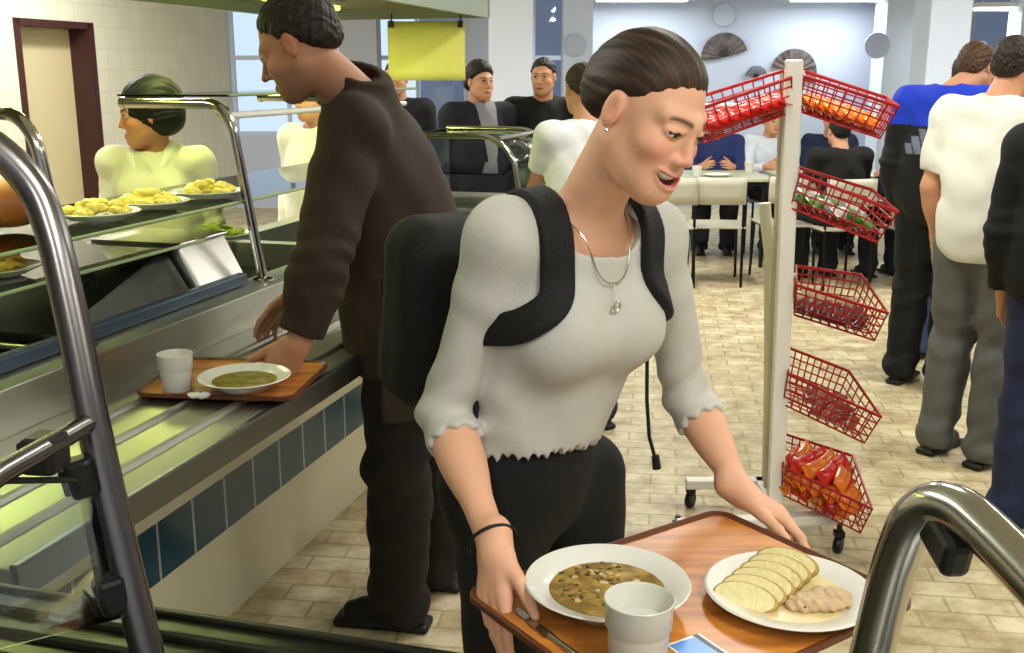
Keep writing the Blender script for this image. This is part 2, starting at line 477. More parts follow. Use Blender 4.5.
def human(label, pos=(0, 0), yaw=0., hgt=1.75, tpl=None, jw=None, head=None, female=False, fat=1., hair='short', hair_col=(.12, .09, .07), skin=(.80, .60, .47),
          lips=(.66, .36, .31), brow=None, top=None, bottom=None, shoe=(.05, .05, .05), handspec=None, h=.006, hh=None, rosy=None, stubble=None, group=None,
          headkw=None, hsc=None, iris=(.17, .12, .08), coat=None, topcol=None):
    """builds one person; returns (root, joints, head)"""
    T = dict(tpl or TPL); s = hgt/1.75
    c_, s_ = math.cos(yaw), math.sin(yaw)
    Ry = np.array([[c_, -s_, 0], [s_, c_, 0], [0, 0, 1.]])
    J = {k: Ry@(np.array(v)*s)+np.array([pos[0], pos[1], 0]) for k, v in T.items()}
    if jw: J.update({k: np.array(v, float) for k, v in jw.items()})
    fwd = Ry@np.array([0, 1., 0]); fwd0 = fwd
    ground = (J['anL']+J['anR'])/2
    root = empty('person', (ground[0], ground[1], 0), label, 'person', group)
    sh = J['shR']-J['shL']; up = J['NB']-J['pelvis']; tf = nrm(np.cross(nrm(up), nrm(sh)))     # torso forward
    Mt = frame(tf, J['NB']-J['chest']); hp = J['hipR']-J['hipL']; Mp = frame(np.cross([0, 0, 1], nrm(hp)), (0, 0, 1))
    Mw = frame(Mt[1]+Mp[1], J['chest']-J['pelvis'])
    hf, hu = head or (fwd, (0, 0, 1))
    HD = Head(J['H'], hf, hu, hsc or s*(1. if not female else .97), female, **(headkw or {}))
    g = s*fat
    cw = .158 if female else .175
    def torso(S, e=0., kk=.06):
        S.u(el(J['chest'], (cw*g+e, .105*g+e, .185*s+e), Mt), .03)
        S.u(el(J['waist'], ((.122 if female else .150)*g+e, (.088 if female else .105)*g+e, .15*s+e), Mw), kk)
        S.u(el(J['pelvis'], ((.140 if female else .155)*g+e, (.100 if female else .110)*g+e, .125*s+e), Mp), kk)
        for a in ('shR', 'shL'):
            S.u(rc(J['NB']*.75+J['chest']*.25, J[a], .062*g+e, (.047 if female else .054)*g+e), .04)
        if female:
            for x in (1, -1):
                S.u(el(J['chest']+Mt.T@np.array([x*.066*g, .082*g, .008]), (.056*g+e, .05*g+e, .058*g+e), Mt), .045)
        return S
    def arm(S, sd, e=0., t1=1., fore=True):
        a, b, c = J['sh'+sd], J['el'+sd], J['wr'+sd]
        fr = .80 if female else 1.
        m_ = a*.68+b*.32; S.u(rc(a, m_, .054*g*fr+e, .050*g*fr+e), .035); S.u(rc(m_, b, .050*g*fr+e, .041*g*fr+e), .012)
        if fore:
            c2 = b+(c-b)*t1
            S.u(rc(b, c2, .041*g*fr+e, (.041*(1-t1)+.0265*t1)*g*fr+e), .02)
            m = b+(c-b)*.28; S.u(el(m, (.041*g*fr+e, .041*g*fr+e, .085*s), frame(np.cross(c-b, [1, .3, .2]), c-b)), .03)
        return S
    def legs(S, e=0., w=1.):
        for sd in 'RL':
            S.u(rc(J['hip'+sd], J['kn'+sd], .083*g*w+e, .056*g*w+e), .03)
            S.u(rc(J['kn'+sd], J['an'+sd], .056*g*w+e, .040*g*w+e*.9), .02)
            kn, an = J['kn'+sd], J['an'+sd]
            S.u(el(kn+(an-kn)*.3-fwd*.012, (.052*g+e, .055*g+e, .12*s), frame(fwd+nrm(an-kn)*-(fwd@nrm(an-kn)), kn-an)), .03)
        return S
    # skin: one continuous figure
    S = Sdf(); torso(S, -.012); arm(S, 'R'); arm(S, 'L'); legs(S, -.012)
    for sd in 'RL':
        an = J['an'+sd]; S.u(rc(an, an+fwd*.12*s-np.array([0, 0, .05*s]), .035*s, .025*s), .02)
    S.u(rc(HD.w2((0, -.022, -.055)), J['NB']-Mt[2]*.02, (.046 if female else .056)*s, (.052 if female else .064)*s), .03)
    HD.add(S)
    for sd, sg in (('R', 1), ('L', -1)):
        hs = dict((handspec or {}).get(sd, {}))
        d = hs.pop('d', J['wr'+sd]-J['el'+sd]); n = hs.pop('n', Mt.T@np.array([sg*1., .2, 0.]))
        hand_prims(S, J['wr'+sd], d, n, sg, sc_=s*(.92 if female else 1.02), **hs)
    br = brow or tuple(np.array(hair_col)*.9)
    def colfn(P):
        c = np.tile(np.array(skin, float), (len(P), 1))
        return HD.colour(P, c, skin, lips, br, iris=iris, stubble=stubble, rosy=rosy)
    pts = np.array(list(J.values())); lo, hi = pts.min(0)-.3, pts.max(0)+.3; lo[2] = -.01
    body = sdf_obj('body', S, lo, hi, hh or h, mat('skin_'+label, skin, .52, vcol=True, bump=.08, bscale=300, spec=.35, sss=.06), root, colfn)
    if hair:
        Hs = HD.hair(hair); a, b = HD.hair_box()
        def haircol(P):
            L = HD.loc(P); a_ = np.arctan2(L[:, 0], L[:, 2]+.02); q = L[:, 1]
            f_ = 1+.30*np.sin(a_*34+q*22+2*np.sin(q*30))*np.sin(a_*11+1)+.22*np.sin(a_*83-q*30)+.15*np.sin(a_*140+q*50)+.35*np.clip((q-.0)/.08, 0, 1)*(hair == 'bun')
            return np.clip(np.array(hair_col)[None]*f_[:, None], 0, 1)
        sdf_obj('hair', Hs, a, b, min(h, .0035) if hh else h*.75, mat('hair_strands', hair_col, .55, spec=.35, vcol=True, bump=.15, bscale=400), root, haircol)
    return root, J, HD, dict(torso=torso, arm=arm, legs=legs, Mt=Mt, Mp=Mp, Mw=Mw, fwd=fwd, s=s, g=g, lo=lo, hi=hi, h=h)

def trousers(name, root, J, K, m, e=.012, pw=.160, w=1.12, waistz=None, wr=.004, hem=.05, belt=None):
    S = Sdf(); s, g = K['s'], K['g']
    S.u(el(J['pelvis'], (pw*g+e, .112*g*min(1, pw/.155)+e, .14*s+e), K['Mp']), .03)
    S.u(el(J['pelvis']*.5+J['waist']*.5, (pw*.84*g+e, .098*g+e, .12*s+e), K['Mw']), .05)
    for sd in 'RL':
        hp, kn, an = J['hip'+sd], J['kn'+sd], J['an'+sd]
        S.u(rc(hp, kn, .085*g*w+e, .060*g*w+e), .03); S.u(rc(kn, an-V3(0, 0, .02), .060*g*w+e, .054*g*w+e), .02)
        S.u(el(kn+(an-kn)*.3-K['fwd']*.01, (.056*g+e, .06*g+e, .13*s), frame(K['fwd'], (0, 0, 1))), .04)
    if waistz is None: wp = J['pelvis']*.35+J['waist']*.65
    else: wp = waistz
    S.keep(plane(wp, K['Mw'][2]))
    S.keep(plane((0, 0, hem*.6), (0, 0, -1)))
    zk = (J['knL'][2]+J['knR'][2])/2; za = (J['anL'][2]+J['anR'][2])/2
    def wrink(P):
        x, y, z = P.T
        q = np.exp(-((z-zk)/.10)**2)+1.3*np.exp(-((z-za-.02)/.07)**2)+.5
        return wr*q*(np.sin(34*z+6*x+2.5*np.sin(11*x+7*y))+.6*np.sin(61*z-21*x+3*np.sin(17*y)))*.6
    S.disp = wrink
    return sdf_obj(name, S, K['lo'], K['hi'], K['h'], m, root)
def shoes(root, J, K, m, sole=None):
    for sd in 'RL':
        an = J['an'+sd]; f = K['fwd']; s = K['s']; dz = V3(0, 0, 1)
        S = Sdf(); b = V3(an[0], an[1], an[2]-.075*s)
        S.u(rc(b+dz*.03*s-f*.035*s, b+dz*.026*s+f*.14*s, .036*s, .028*s), .02)
        S.u(rc(b+dz*.05*s, b+dz*.032*s+f*.10*s, .043*s, .036*s), .02)
        S.u(rc(b+dz*.05*s, b+dz*.085*s-f*.01*s, .042*s, .040*s), .02)
        S.u(rbox(b+f*.05*s-dz*.001, (.042*s, .14*s, .014*s), .012, frame(f, dz)), .008)
        S.keep(plane(b-dz*.012*s, (0, 0, -1))); S.keep(plane(b+dz*.105*s, (0, 0, 1)))
        sdf_obj('shoe', S, b-.25, b+.3, min(K['h'], .006), m, root)
def top_garment(name, root, J, K, m, e=.012, sleeve=(1., 1.), hem=None, hemn=None, wr=.003, collar=None, neck=.07, h=None, extra=None, front_open=None, colfn=None, hemwave=0., cuffwave=0., loose=.0, hemk=.3, necktilt=(0, .35, 1)):
    """sleeve: fraction along the upper arm (<=1) or 1+fraction along the forearm"""
    S = Sdf(); K['torso'](S, e); s, g = K['s'], K['g']
    if loose:
        S.u(el(J['pelvis']*.6+J['waist']*.4, (.165*g+e+loose, .12*g+e+loose, .22*s), K['Mw']), .06)
        S.u(el(J['waist']*.6+J['chest']*.4, (.165*g+e+loose, .115*g+e+loose, .2*s), K['Mw']), .06)
    for sd, fr in zip('RL', sleeve):
        a, b, c = J['sh'+sd], J['el'+sd], J['wr'+sd]
        if fr <= 1:
            K['arm'](S, sd, e+.004, fore=False)
        else: K['arm'](S, sd, e)
    if extra: extra(S)
    TS = Sdf(); K['torso'](TS, e)
    for sd, fr in zip('RL', sleeve):
        a, b, c = J['sh'+sd], J['el'+sd], J['wr'+sd]
        if fr <= 1: p = a+(b-a)*fr; d = nrm(b-a)
        else: p = b+(c-b)*(fr-1); d = nrm(c-b)
        def cut(P, p=p, d=d, b=b, R=.16):
            q = P-p; ax = q@d; r = np.linalg.norm(q-ax[:, None]*d, axis=1)
            if cuffwave:
                an = np.arctan2(q@np.cross(d, [.3, .2, 1.]), q@np.cross(d, np.cross(d, [.3, .2, 1.])))
                ax = ax+cuffwave*np.sin(an*9)
            return np.maximum(np.maximum(-ax, .004-TS.ev(P)), np.maximum(r-.11, ax-.4))
        S.sub(cut, .003)
    hp = hem if hem is not None else J['pelvis']-V3(0, 0, .08*s); hn = nrm(hemn if hemn is not None else K['Mp'][2])
    axr = V3(0, 0, 1)
    def hcut(P):
        q = P-hp; d = -(q@hn)
        if hemwave:
            an = np.arctan2(q[:, 0], q[:, 1]); d = d+hemwave*np.abs(np.sin(an*21))*1.6+hemwave*.4*np.sin(an*17)
        lim = np.full(len(P), -1.)
        for sd in 'RL':                                     # never cut the sleeves
            a, b, c = J['sh'+sd], J['el'+sd], J['wr'+sd]
            for u, v, in ((a, b), (b, c)):
                ba = v-u; t = np.clip(((P-u)@ba)/(ba@ba), 0, 1); r = np.linalg.norm(P-u-t[:, None]*ba, axis=1)
                lim = np.maximum(lim, .068*g-r)
        return np.maximum(-d, lim)
    S.sub(hcut, .003)
    # neckline
    nb = J['NB']; nu = nrm(K['Mt'].T@np.array(necktilt, float))
    if neck: S.sub(rc(nb-nu*.0+K['Mt'][1]*.01, nb+nu*.25, neck*s, neck*s*1.2), .006)
    if collar: collar(S)
    z0 = J['elR']; z1 = J['elL']
    def wrink(P):
        w = noise_w(P, wr)
        for sd, fr in zip('RL', sleeve):
            a, b, c = J['sh'+sd], J['el'+sd], J['wr'+sd]; ax = nrm(c-b)
            q = P-b; r = np.linalg.norm(q, axis=1); w = w+1.0*wr*np.exp(-(r/.085)**2)*np.sin((q@nrm((b-a)+(c-b)))*115+2*np.sin(q[:, 0]*30))
        return w
    S.disp = wrink
    K['G'] = S
    return sdf_obj(name, S, K['lo'], K['hi'], h or K['h'], m, root, colfn)
# ------------------------------------------------------------------ the woman with the tray
def pathdist(pts):
    pts = [np.array(p, float) for p in pts]
    def fn(P):
        d = np.full(len(P), 9.)
        for a, b in zip(pts, pts[1:]):
            ba = b-a; t = np.clip(((P-a)@ba)/(ba@ba), 0, 1); d = np.minimum(d, np.linalg.norm(P-a-t[:, None]*ba, axis=1))
        return d
    return fn
WF = nrm(V3(.57, -.82, 0)); WR = V3(-.82, -.57, 0)          # facing, her right
TRAY_L = V3(-.070, 1.312, .875); TRAY_U = nrm(V3(.82, .57, 0)); TRAY_V = nrm(V3(.57, -.82, 0))
def projected(B, p, off=0., it=10):
    p = np.array(p, float)[None]
    for _ in range(it):
        d = B.ev(p)[0]; g = np.array([(B.ev(p+e)[0]-B.ev(p-e)[0]) for e in np.eye(3)*.002]); p = p-(d-off)*nrm(g)
    return p[0]
def build_woman():
    jw = dict(H=(.189, 1.475, 1.511), NB=(.108, 1.565, 1.365), shR=(-.012, 1.50, 1.335), shL=(.222, 1.665, 1.312),
              elR=(-.104, 1.545, 1.050), elL=(.305, 1.745, 1.02), wrR=(-.022, 1.322, .928), wrL=(.372, 1.592, .900),
              waist=(.045, 1.615, 1.035), pelvis=(.003, 1.645, .90), chest=(.082, 1.60, 1.195))
    hd = ((.635, -.657, -.407), (.38, -.193, .905))
    hs = dict(R=dict(d=(-.02, -.50, -.80), n=(-.72, -.48, .32), curl=(.10, .16, .24, .34), thumb=(.62, .62, .05), tcurl=.45),
              L=dict(d=(.70, -.36, -.30), n=(.40, .10, .88), curl=(.30, .42, .5, .6), thumb=(.80, .50, .12), tcurl=.3))
    root, J, HD, K = human('young woman in a grey long-sleeved top holding a tray of food', (.050, 1.70), math.atan2(-.57, -.82), 1.65, jw=jw, head=hd, female=True,
                           hair='bun', hair_col=(.185, .13, .09), skin=(.86, .66, .54), lips=(.74, .42, .38), brow=(.22, .15, .11), h=.0035, hh=.0024, handspec=hs,
                           rosy=(.84, .50, .43), headkw=dict(smile=1., jawd=.005, gaze=.6), hsc=.91)
    shirt = mat('grey_jersey', (.74, .735, .70), .85, bump=.12, bscale=260, var=.03, vscale=30)
    hem = V3(.025, 1.625, .972)
    top_garment('long_sleeved_top', root, J, K, shirt, e=.007, sleeve=(1.24, 1.30), hem=hem, hemn=(-.05, .1, 1), wr=.0036, neck=.088, h=.0032, hemwave=.007, cuffwave=.0035, necktilt=(.32, -.40, 1))
    trousers('trousers', root, J, K, mat('black_cloth', (.03, .031, .04), .85, bump=.1, bscale=200), e=-.003, w=1.08, pw=.148, waistz=V3(.03, 1.63, 1.01))
    shoes(root, J, K, mat('black_leather', (.04, .04, .045), .45))
    # necklace and bracelet
    sil = mat('silver', (.82, .80, .76), .25, 1.)
    T = Sdf(); K['torso'](T, .004)
    nb = J['NB']; Mt = K['Mt']
    def onskin(p, it=12, off=.004):
        p = np.array(p, float)[None]
        B = Sdf(); K['torso'](B, .007); B.sub(rc(nb+K['Mt'][1]*.01, nb+nrm(Mt.T@np.array((.32, -.40, 1)))*.25, .085*K['s'], .1*K['s']), .004); K['torso'](B, -.010); B.u(rc(HD.w2((0, -.022, -.055)), nb-Mt[2]*.02, .046*K['s'], .052*K['s']), .03)
        for _ in range(it):
            d = B.ev(p)[0]; g = np.array([(B.ev(p+e)[0]-B.ev(p-e)[0]) for e in np.eye(3)*.002]); p = p-(d-off)*nrm(g)
        return p[0]
    pts = []
    for a in np.linspace(0, 2*math.pi, 40, endpoint=False):
        q = nb+Mt[0]*.062*math.sin(a)+Mt[1]*((.066+.03*max(math.cos(a), 0))*math.cos(a))+Mt[2]*(.022-.105*(1+math.cos(a))/2)
        pts.append(onskin(q))
    pa = np.array(pts)
    for _ in range(6): pa = pa*.5+.25*(np.roll(pa, 1, 0)+np.roll(pa, -1, 0))
    pts = list(pa)
    nk = MB().tube(pts, .0012, 6, closed=True).build('necklace', sil, root)
    f0 = pts[0]; pe = onskin(f0-Mt[2]*.03, off=.010)
    MB().tube([f0, pe], .0012, 6).tube([pe+Mt[0]*.006*math.cos(a)+Mt[2]*.008*math.sin(a)-Mt[2]*.006 for a in np.linspace(0, 6.28, 12, endpoint=False)], .002, 6, closed=True).build('pendant', sil, nk)
    w = J['wrR']; e = J['elR']; d = nrm(e-w); c = w+d*.016; a1 = nrm(np.cross(d, (0, 0, 1))); a2 = np.cross(d, a1)
    MB().tube([c+(a1*math.cos(q)+a2*math.sin(q))*.0345 for q in np.linspace(0, 2*math.pi, 28, endpoint=False)], .0024, 8, closed=True).build('bracelet', mat('black_cord', (.03, .02, .03), .6), root)
    ear = HD.w2((.077, -.002, -.040)); MB().lathe([(0, -.003), (.0022, -.002), (.003, 0), (.0022, .002), (0, .003)], ear, 10).build('earring', sil, root)
    # backpack, worn on both shoulders
    bk = mat('black_nylon', (.02, .02, .024), .75, bump=.25, bscale=300)
    ctr = V3(.03, 1.62, 1.17)-WF*.19
    bp = empty('backpack', ctr-V3(0, 0, .25), "black backpack worn on the back of the woman in the grey top", 'backpack')
    M = frame(WF+V3(0, 0, -.12), (0, 0, 1))
    S = Sdf(); S.u(rbox(ctr, (.150, .075, .165), .06, M), .03); S.u(rbox(ctr-WF*.075-V3(0, 0, .04), (.12, .045, .12), .045, M), .02)
    S.disp = lambda P: noise_w(P, .004, .7)
    sdf_obj('pack_body', S, ctr-.4, ctr+.4, .006, bk, bp)
    S = Sdf(); S.u(rbox(ctr-WF*.135-V3(0, 0, .05), (.10, .012, .10), .01, M), .01)
    sdf_obj('front_pocket', S, ctr-.4, ctr+.4, .005, bk, bp)
    G = Sdf(); K['torso'](G, .010)
    up = Mt[2]; fw = Mt[1]; rt = Mt[0]
    for sg in (1, -1):
        b = nb+rt*sg*.088
        path = [b-fw*.13-up*.07, b-fw*.075+up*.02, b-fw*.0+up*.03, b+fw*.07-up*.04, b+fw*.10-up*.10+rt*sg*.010, b+fw*.075-up*.145+rt*sg*.045, b+fw*.01-up*.175+rt*sg*.08, b-fw*.06-up*.20+rt*sg*.085, b-fw*.12-up*.215+rt*sg*.06, b-fw*.16-up*.22+rt*sg*.02]
        path = [projected(G, p, .003) for p in arc(path, .2, 5)]; pd = pathdist(path)
        S = Sdf(); S.u(lambda P, pd=pd: np.maximum(np.maximum(G.ev(P)-.011, -G.ev(P)-.004), pd(P)-.0255), .003)
        mn = np.min(path, 0)-.08; mx = np.max(path, 0)+.08
        sdf_obj('shoulder_strap', S, mn, mx, .0035, bk, bp)
    pth = [projected(G, p, .003) for p in arc([(-.030, 1.53, 1.17), (-.042, 1.55, 1.10), (-.045, 1.56, 1.03), (-.05, 1.57, .965)], .1, 5)]; pd = pathdist(pth)
    S = Sdf(); S.u(lambda P: np.maximum(np.maximum(G.ev(P)-.010, -G.ev(P)-.004), pd(P)-.015), .003)
    sdf_obj('lower_strap', S, np.min(pth, 0)-.05, np.max(pth, 0)+.05, .0035, bk, bp)
    c0 = J['shL']+fw*.07-up*.20-rt*.0+V3(-.05, -.05, .0)
    cp = [V3(.212, 1.59, 1.125), V3(.213, 1.585, 1.06), V3(.218, 1.58, 1.0), V3(.228, 1.575, .965)]
    st = MB().tube(cp, .003, 8).build('strap_cord', bk, bp)
    MB().tube([cp[-1]+V3(0, 0, .006), cp[-1]-V3(-.003, 0, .016)], [.006, .007], 10).build('cord_end', bk, st)
    return root, J, K
woman, WJ, WK = build_woman()
# ------------------------------------------------------------------ other people
def quick_clothes(root, J, K, topm, topname, botm, sleeve=(1.85, 1.85), e=.012, loose=.0, wr=.005, shoem=None, neck=.062, collar=None, colfn=None, hemdrop=.10, e2=.012, w=1.15, seat=False, twr=.006, hs=None):
    top_garment(topname, root, J, K, topm, e=e, sleeve=sleeve, wr=wr, neck=neck, loose=loose, colfn=colfn, hem=J['pelvis']-V3(0, 0, hemdrop*K['s']) if not seat else J['pelvis']+V3(0, 0, .0), h=hs)
    trousers('trousers', root, J, K, botm, e=e2, w=w, wr=twr)
    shoes(root, J, K, shoem or mat('dark_shoe_leather', (.06, .055, .05), .5))

SKIN1, SKIN2 = (.80, .59, .46), (.76, .55, .43)
# the man in the brown jacket at the counter
def build_brown_man():
    jw = dict(H=(-.520, 2.62, 1.632), NB=(-.400, 2.71, 1.515), shL=(-.385, 2.575, 1.425), shR=(-.335, 2.88, 1.385), elL=(-.445, 2.43, 1.135), wrL=(-.505, 2.40, .945),
              elR=(-.43, 2.99, 1.14), wrR=(-.60, 2.88, .96), chest=(-.325, 2.755, 1.28), waist=(-.315, 2.775, 1.10), pelvis=(-.275, 2.785, .94),
              hipL=(-.285, 2.70, .91), hipR=(-.235, 2.87, .91), knL=(-.315, 2.72, .50), anL=(-.325, 2.765, .09), knR=(-.245, 2.93, .50), anR=(-.245, 3.01, .09))
    hs = dict(L=dict(d=(-.55, -.10, -.78), n=(.35, -.80, .25), curl=(.3, .35, .4, .45), thumb=(.8, .5, .2)), R=dict(d=(-.6, -.4, -.5), n=(-.2, .7, .5)))
    root, J, HD, K = human('tall man in a dark brown jacket leaning over a tray at the counter', (-.30, 2.86), math.radians(80), 1.78, jw=jw, head=((-.88, .14, -.45), (-.44, .06, .89)),
                           hair='short', hair_col=(.12, .085, .065), skin=(.68, .49, .38), lips=(.52, .33, .28), h=.006, hh=.0035, handspec=hs, stubble=(.34, .26, .22), rosy=(.76, .42, .33), headkw=dict(gaze=.7), hsc=1.04)
    jm = mat('brown_suede', (.165, .108, .068), .85, bump=.12, bscale=45, var=.22, vscale=9)
    up, fw, rt = K['Mt'][2], K['Mt'][1], K['Mt'][0]
    def collar(S):
        c = J['NB']+up*.015-fw*.01
        S.u(lambda P: np.maximum(np.maximum(rc(c-up*.05, c+up*.12, .094, .088)(P), -rc(c-up*.05, c+up*.2, .070, .066)(P)), np.maximum(-((P-c)@up)-.05, (P-c)@nrm(up-fw*.55)-.040)), .012)
    top_garment('jacket', root, J, K, jm, e=.026, sleeve=(1.90, 1.90), wr=.007, neck=.066, loose=.022, hem=V3(-.275, 2.785, .785), collar=collar, h=.006, extra=lambda S: S.u(el(J['pelvis']-V3(0, 0, .08), (.205, .168, .24), K['Mp']), .05))
    tr = mat('dark_brown_cotton', (.085, .068, .055), .85, bump=.15, bscale=150, var=.15, vscale=14)
    trousers('trousers', root, J, K, tr, e=.014, w=1.22, wr=.008)
    hp = J['hipL']
    S = Sdf(); M = frame((-1, .05, 0), (0, 0, 1)); S.u(rbox(V3(-.265, 2.60, .735), (.075, .012, .055), .01, frame((.25, -1, 0), (0, 0, 1))), .01); S.disp = lambda P: noise_w(P, .003)
    sdf_obj('thigh_pocket', S, V3(-.45, 2.5, .6), V3(-.15, 2.72, .9), .005, mat('brown_patch', (.17, .135, .10), .8, bump=.2, bscale=120), root)
    shoes(root, J, K, mat('worn_black_leather', (.05, .045, .04), .5))
build_brown_man()

# the woman serving behind the counter
def build_server():
    yaw = math.radians(60)
    jw = {}
    root, J, HD, K = human('serving woman with black hair in a cream white uniform behind the counter', (-1.325, 3.93), math.radians(178), 1.535, head=((-.94, -.30, -.12), (0, 0, 1)), female=True, fat=1.0,
                           hair='bob', hair_col=(.05, .045, .05), skin=(.78, .56, .42), lips=(.60, .30, .26), h=.006, hh=.004, rosy=(.80, .45, .36), headkw=dict(gaze=.2), hsc=1.03)
    um = mat('cream_uniform', (.86, .85, .76), .8, bump=.1, bscale=150)
    up, fw, rt = K['Mt'][2], K['Mt'][1], K['Mt'][0]
    def collar(S):
        for x in (1, -1):
            c = J['NB']+rt*x*.05+fw*.085-up*.06
            S.u(rbox(c, (.035, .006, .05), .005, frame(fw+up*.5+rt*x*.3, up-rt*x*.55)), .006)
    top_garment('uniform_tunic', root, J, K, um, e=.014, sleeve=(1.85, 1.85), wr=.005, neck=.074, loose=.01, hem=J['pelvis']-V3(0, 0, .1), collar=collar)
    G = K['G']
    for x in (1, -1):
        nb = J['NB']; path = arc([nb+rt*x*.075-fw*.02+up*.03, nb+rt*x*.070+fw*.05-up*.01, nb+rt*x*.012+fw*.11-up*.15], .03, 4); pd = pathdist(path)
        S = Sdf(); S.u(lambda P, pd=pd: np.maximum(np.maximum(G.ev(P)-.009, -G.ev(P)-.004), pd(P)-.024), .003)
        sdf_obj('collar_lapel', S, nb-.3, nb+.3, .004, mat('cream_collar', (.93, .92, .86), .8), root)
    S = Sdf(); S.u(lambda P: np.maximum(np.maximum(G.ev(P)-.006, -G.ev(P)-.004), np.maximum(np.abs((P-J['NB'])@rt+.012)-.010, (P-J['NB'])@up+.15)), .003); S.keep(plane(J['chest'], -fw)); S.keep(plane(J['waist'], -up))
    sdf_obj('button_placket', S, J['pelvis']-.3, J['NB']+.2, .005, mat('cream_collar', (1, 1, 1)), root)
    trousers('trousers', root, J, K, mat('white_cotton', (.86, .86, .82), .85), e=.012)
    shoes(root, J, K, mat('white_clog', (.85, .85, .83), .5))
build_server()

def bystander(label, pos, yaw, hgt, topname, topc, botc, hair_col=(.13, .10, .08), hair='short', skin=SKIN1, female=False, group=None, sleeve=(1.85, 1.85), h=.009, hh=.0055, fat=1., loose=.012, e=.014, head=None, jw=None, tpl=None, topm=None, colfn=None, hemdrop=.1, seat=False, neck=.062, w=1.15, inner=None, shoec=(.05, .05, .05), hsc=None, handspec=None):
    root, J, HD, K = human(label, pos, math.radians(yaw), hgt, hair=hair, hair_col=hair_col, skin=skin, female=female, group=group, h=h, hh=hh, fat=fat, head=head, jw=jw, tpl=tpl, hsc=hsc, handspec=handspec)
    nm = '%.2f_%.2f_%.2f' % topc
    tm = topm or mat('cloth_'+nm, topc, .85, bump=.12, bscale=150, var=.08, vscale=15)
    bm_ = mat('cloth_%.2f_%.2f_%.2f' % botc, botc, .85, bump=.12, bscale=150, var=.08, vscale=15)
    quick_clothes(root, J, K, tm, topname, bm_, sleeve=sleeve, e=e, loose=loose, colfn=colfn, hemdrop=hemdrop, seat=seat, neck=neck, w=w, shoem=mat('shoe_%.2f_%.2f_%.2f' % shoec, shoec, .5), hs=h*.8)
    if inner is not None: inner(root, J, K)
    return root, J, HD, K


# customers standing at the right
def jacket_col(J, K):
    up, fw, rt = K['Mt'][2], K['Mt'][1], K['Mt'][0]; c = J['chest']
    def f(P):
        q = P-c; x, y, z = q@rt, q@fw, q@up
        col = np.tile(np.array((.045, .05, .075)), (len(P), 1))
        col[z > .035] = (.07, .22, .80)
        col[z > .235] = (.03, .03, .05)
        for k, (x0, hgt) in enumerate(((-.135, .05), (-.085, .085), (-.035, .12))):          # three slanted bars on the back
            u = x-x0-.02; m = (y < -.03) & (np.abs(u-(z+.08)*-.45) < .021) & (z > -.10) & (z < -.10+hgt)
            col[m] = (.45, .48, .56)
        return col
    return f
def top_m(name): return mat(name, (.1, .1, .1), .75, vcol=True, bump=.12, bscale=150)
root, J, HD, K = human('man in a black and royal blue jacket seen from behind at right', (2.12, 5.22), math.radians(-42), 1.76, h=.008, hh=.005, hair='short', hair_col=(.30, .215, .15), skin=SKIN1,
      head=((.80, .55, -.12), (0, 0, 1)), jw=dict(H=(2.28, 5.30, 1.60)))
top_garment('jacket', root, J, K, top_m('two_tone_shell'), e=.024, sleeve=(1.9, 1.9), wr=.006, neck=.058, loose=.03, hem=J['pelvis']-V3(0, 0, .12), colfn=jacket_col(J, K), h=.006)
trousers('trousers', root, J, K, mat('black_trouser_cloth', (.05, .05, .065), .85, bump=.12, bscale=150), e=.016, w=1.2, wr=.008); shoes(root, J, K, mat('black_shoe', (.04, .04, .04), .5))
bystander('person in blue jeans standing behind the man in the blue jacket', (2.42, 5.75), -30, 1.68, 'sweater', (.10, .11, .16), (.22, .30, .46), h=.012)

root, J, HD, K = human('dark-haired man in a white short-sleeved shirt seen from behind', (1.885, 4.16), math.radians(-52), 1.73, h=.007, hh=.0045, hair='short', hair_col=(.16, .11, .08), skin=(.80, .58, .44), head=((.75, .65, -.12), (0, 0, 1)), jw=dict(H=(1.945, 4.18, 1.59)))
top_garment('short_sleeved_shirt', root, J, K, mat('white_shirt_cotton', (.90, .90, .86), .8, bump=.1, bscale=120), e=.020, sleeve=(.80, .80), wr=.007, neck=.056, loose=.025, hem=J['pelvis']-V3(0, 0, .10), h=.006,
   collar=lambda S, J=J, K=K: S.u(lambda P: np.maximum(np.maximum(rc(J['NB']-K['Mt'][2]*.03, J['NB']+K['Mt'][2]*.06, .078, .070)(P), -rc(J['NB']-K['Mt'][2]*.05, J['NB']+K['Mt'][2]*.2, .060, .058)(P)), (P-J['NB'])@K['Mt'][2]-.035), .01))
trousers('trousers', root, J, K, mat('grey_trouser_cloth', (.37, .37, .36), .85, bump=.12, bscale=150), e=.014, w=1.16, wr=.007); shoes(root, J, K, mat('black_shoe', (.04, .04, .04), .5))
bystander('person in a black sweater and blue jeans at the right edge', (1.83, 3.38), -40, 1.64, 'sweater', (.03, .03, .035), (.12, .15, .27), h=.007, e=.022, loose=.03, hemdrop=.08, shoec=(.05, .045, .045))
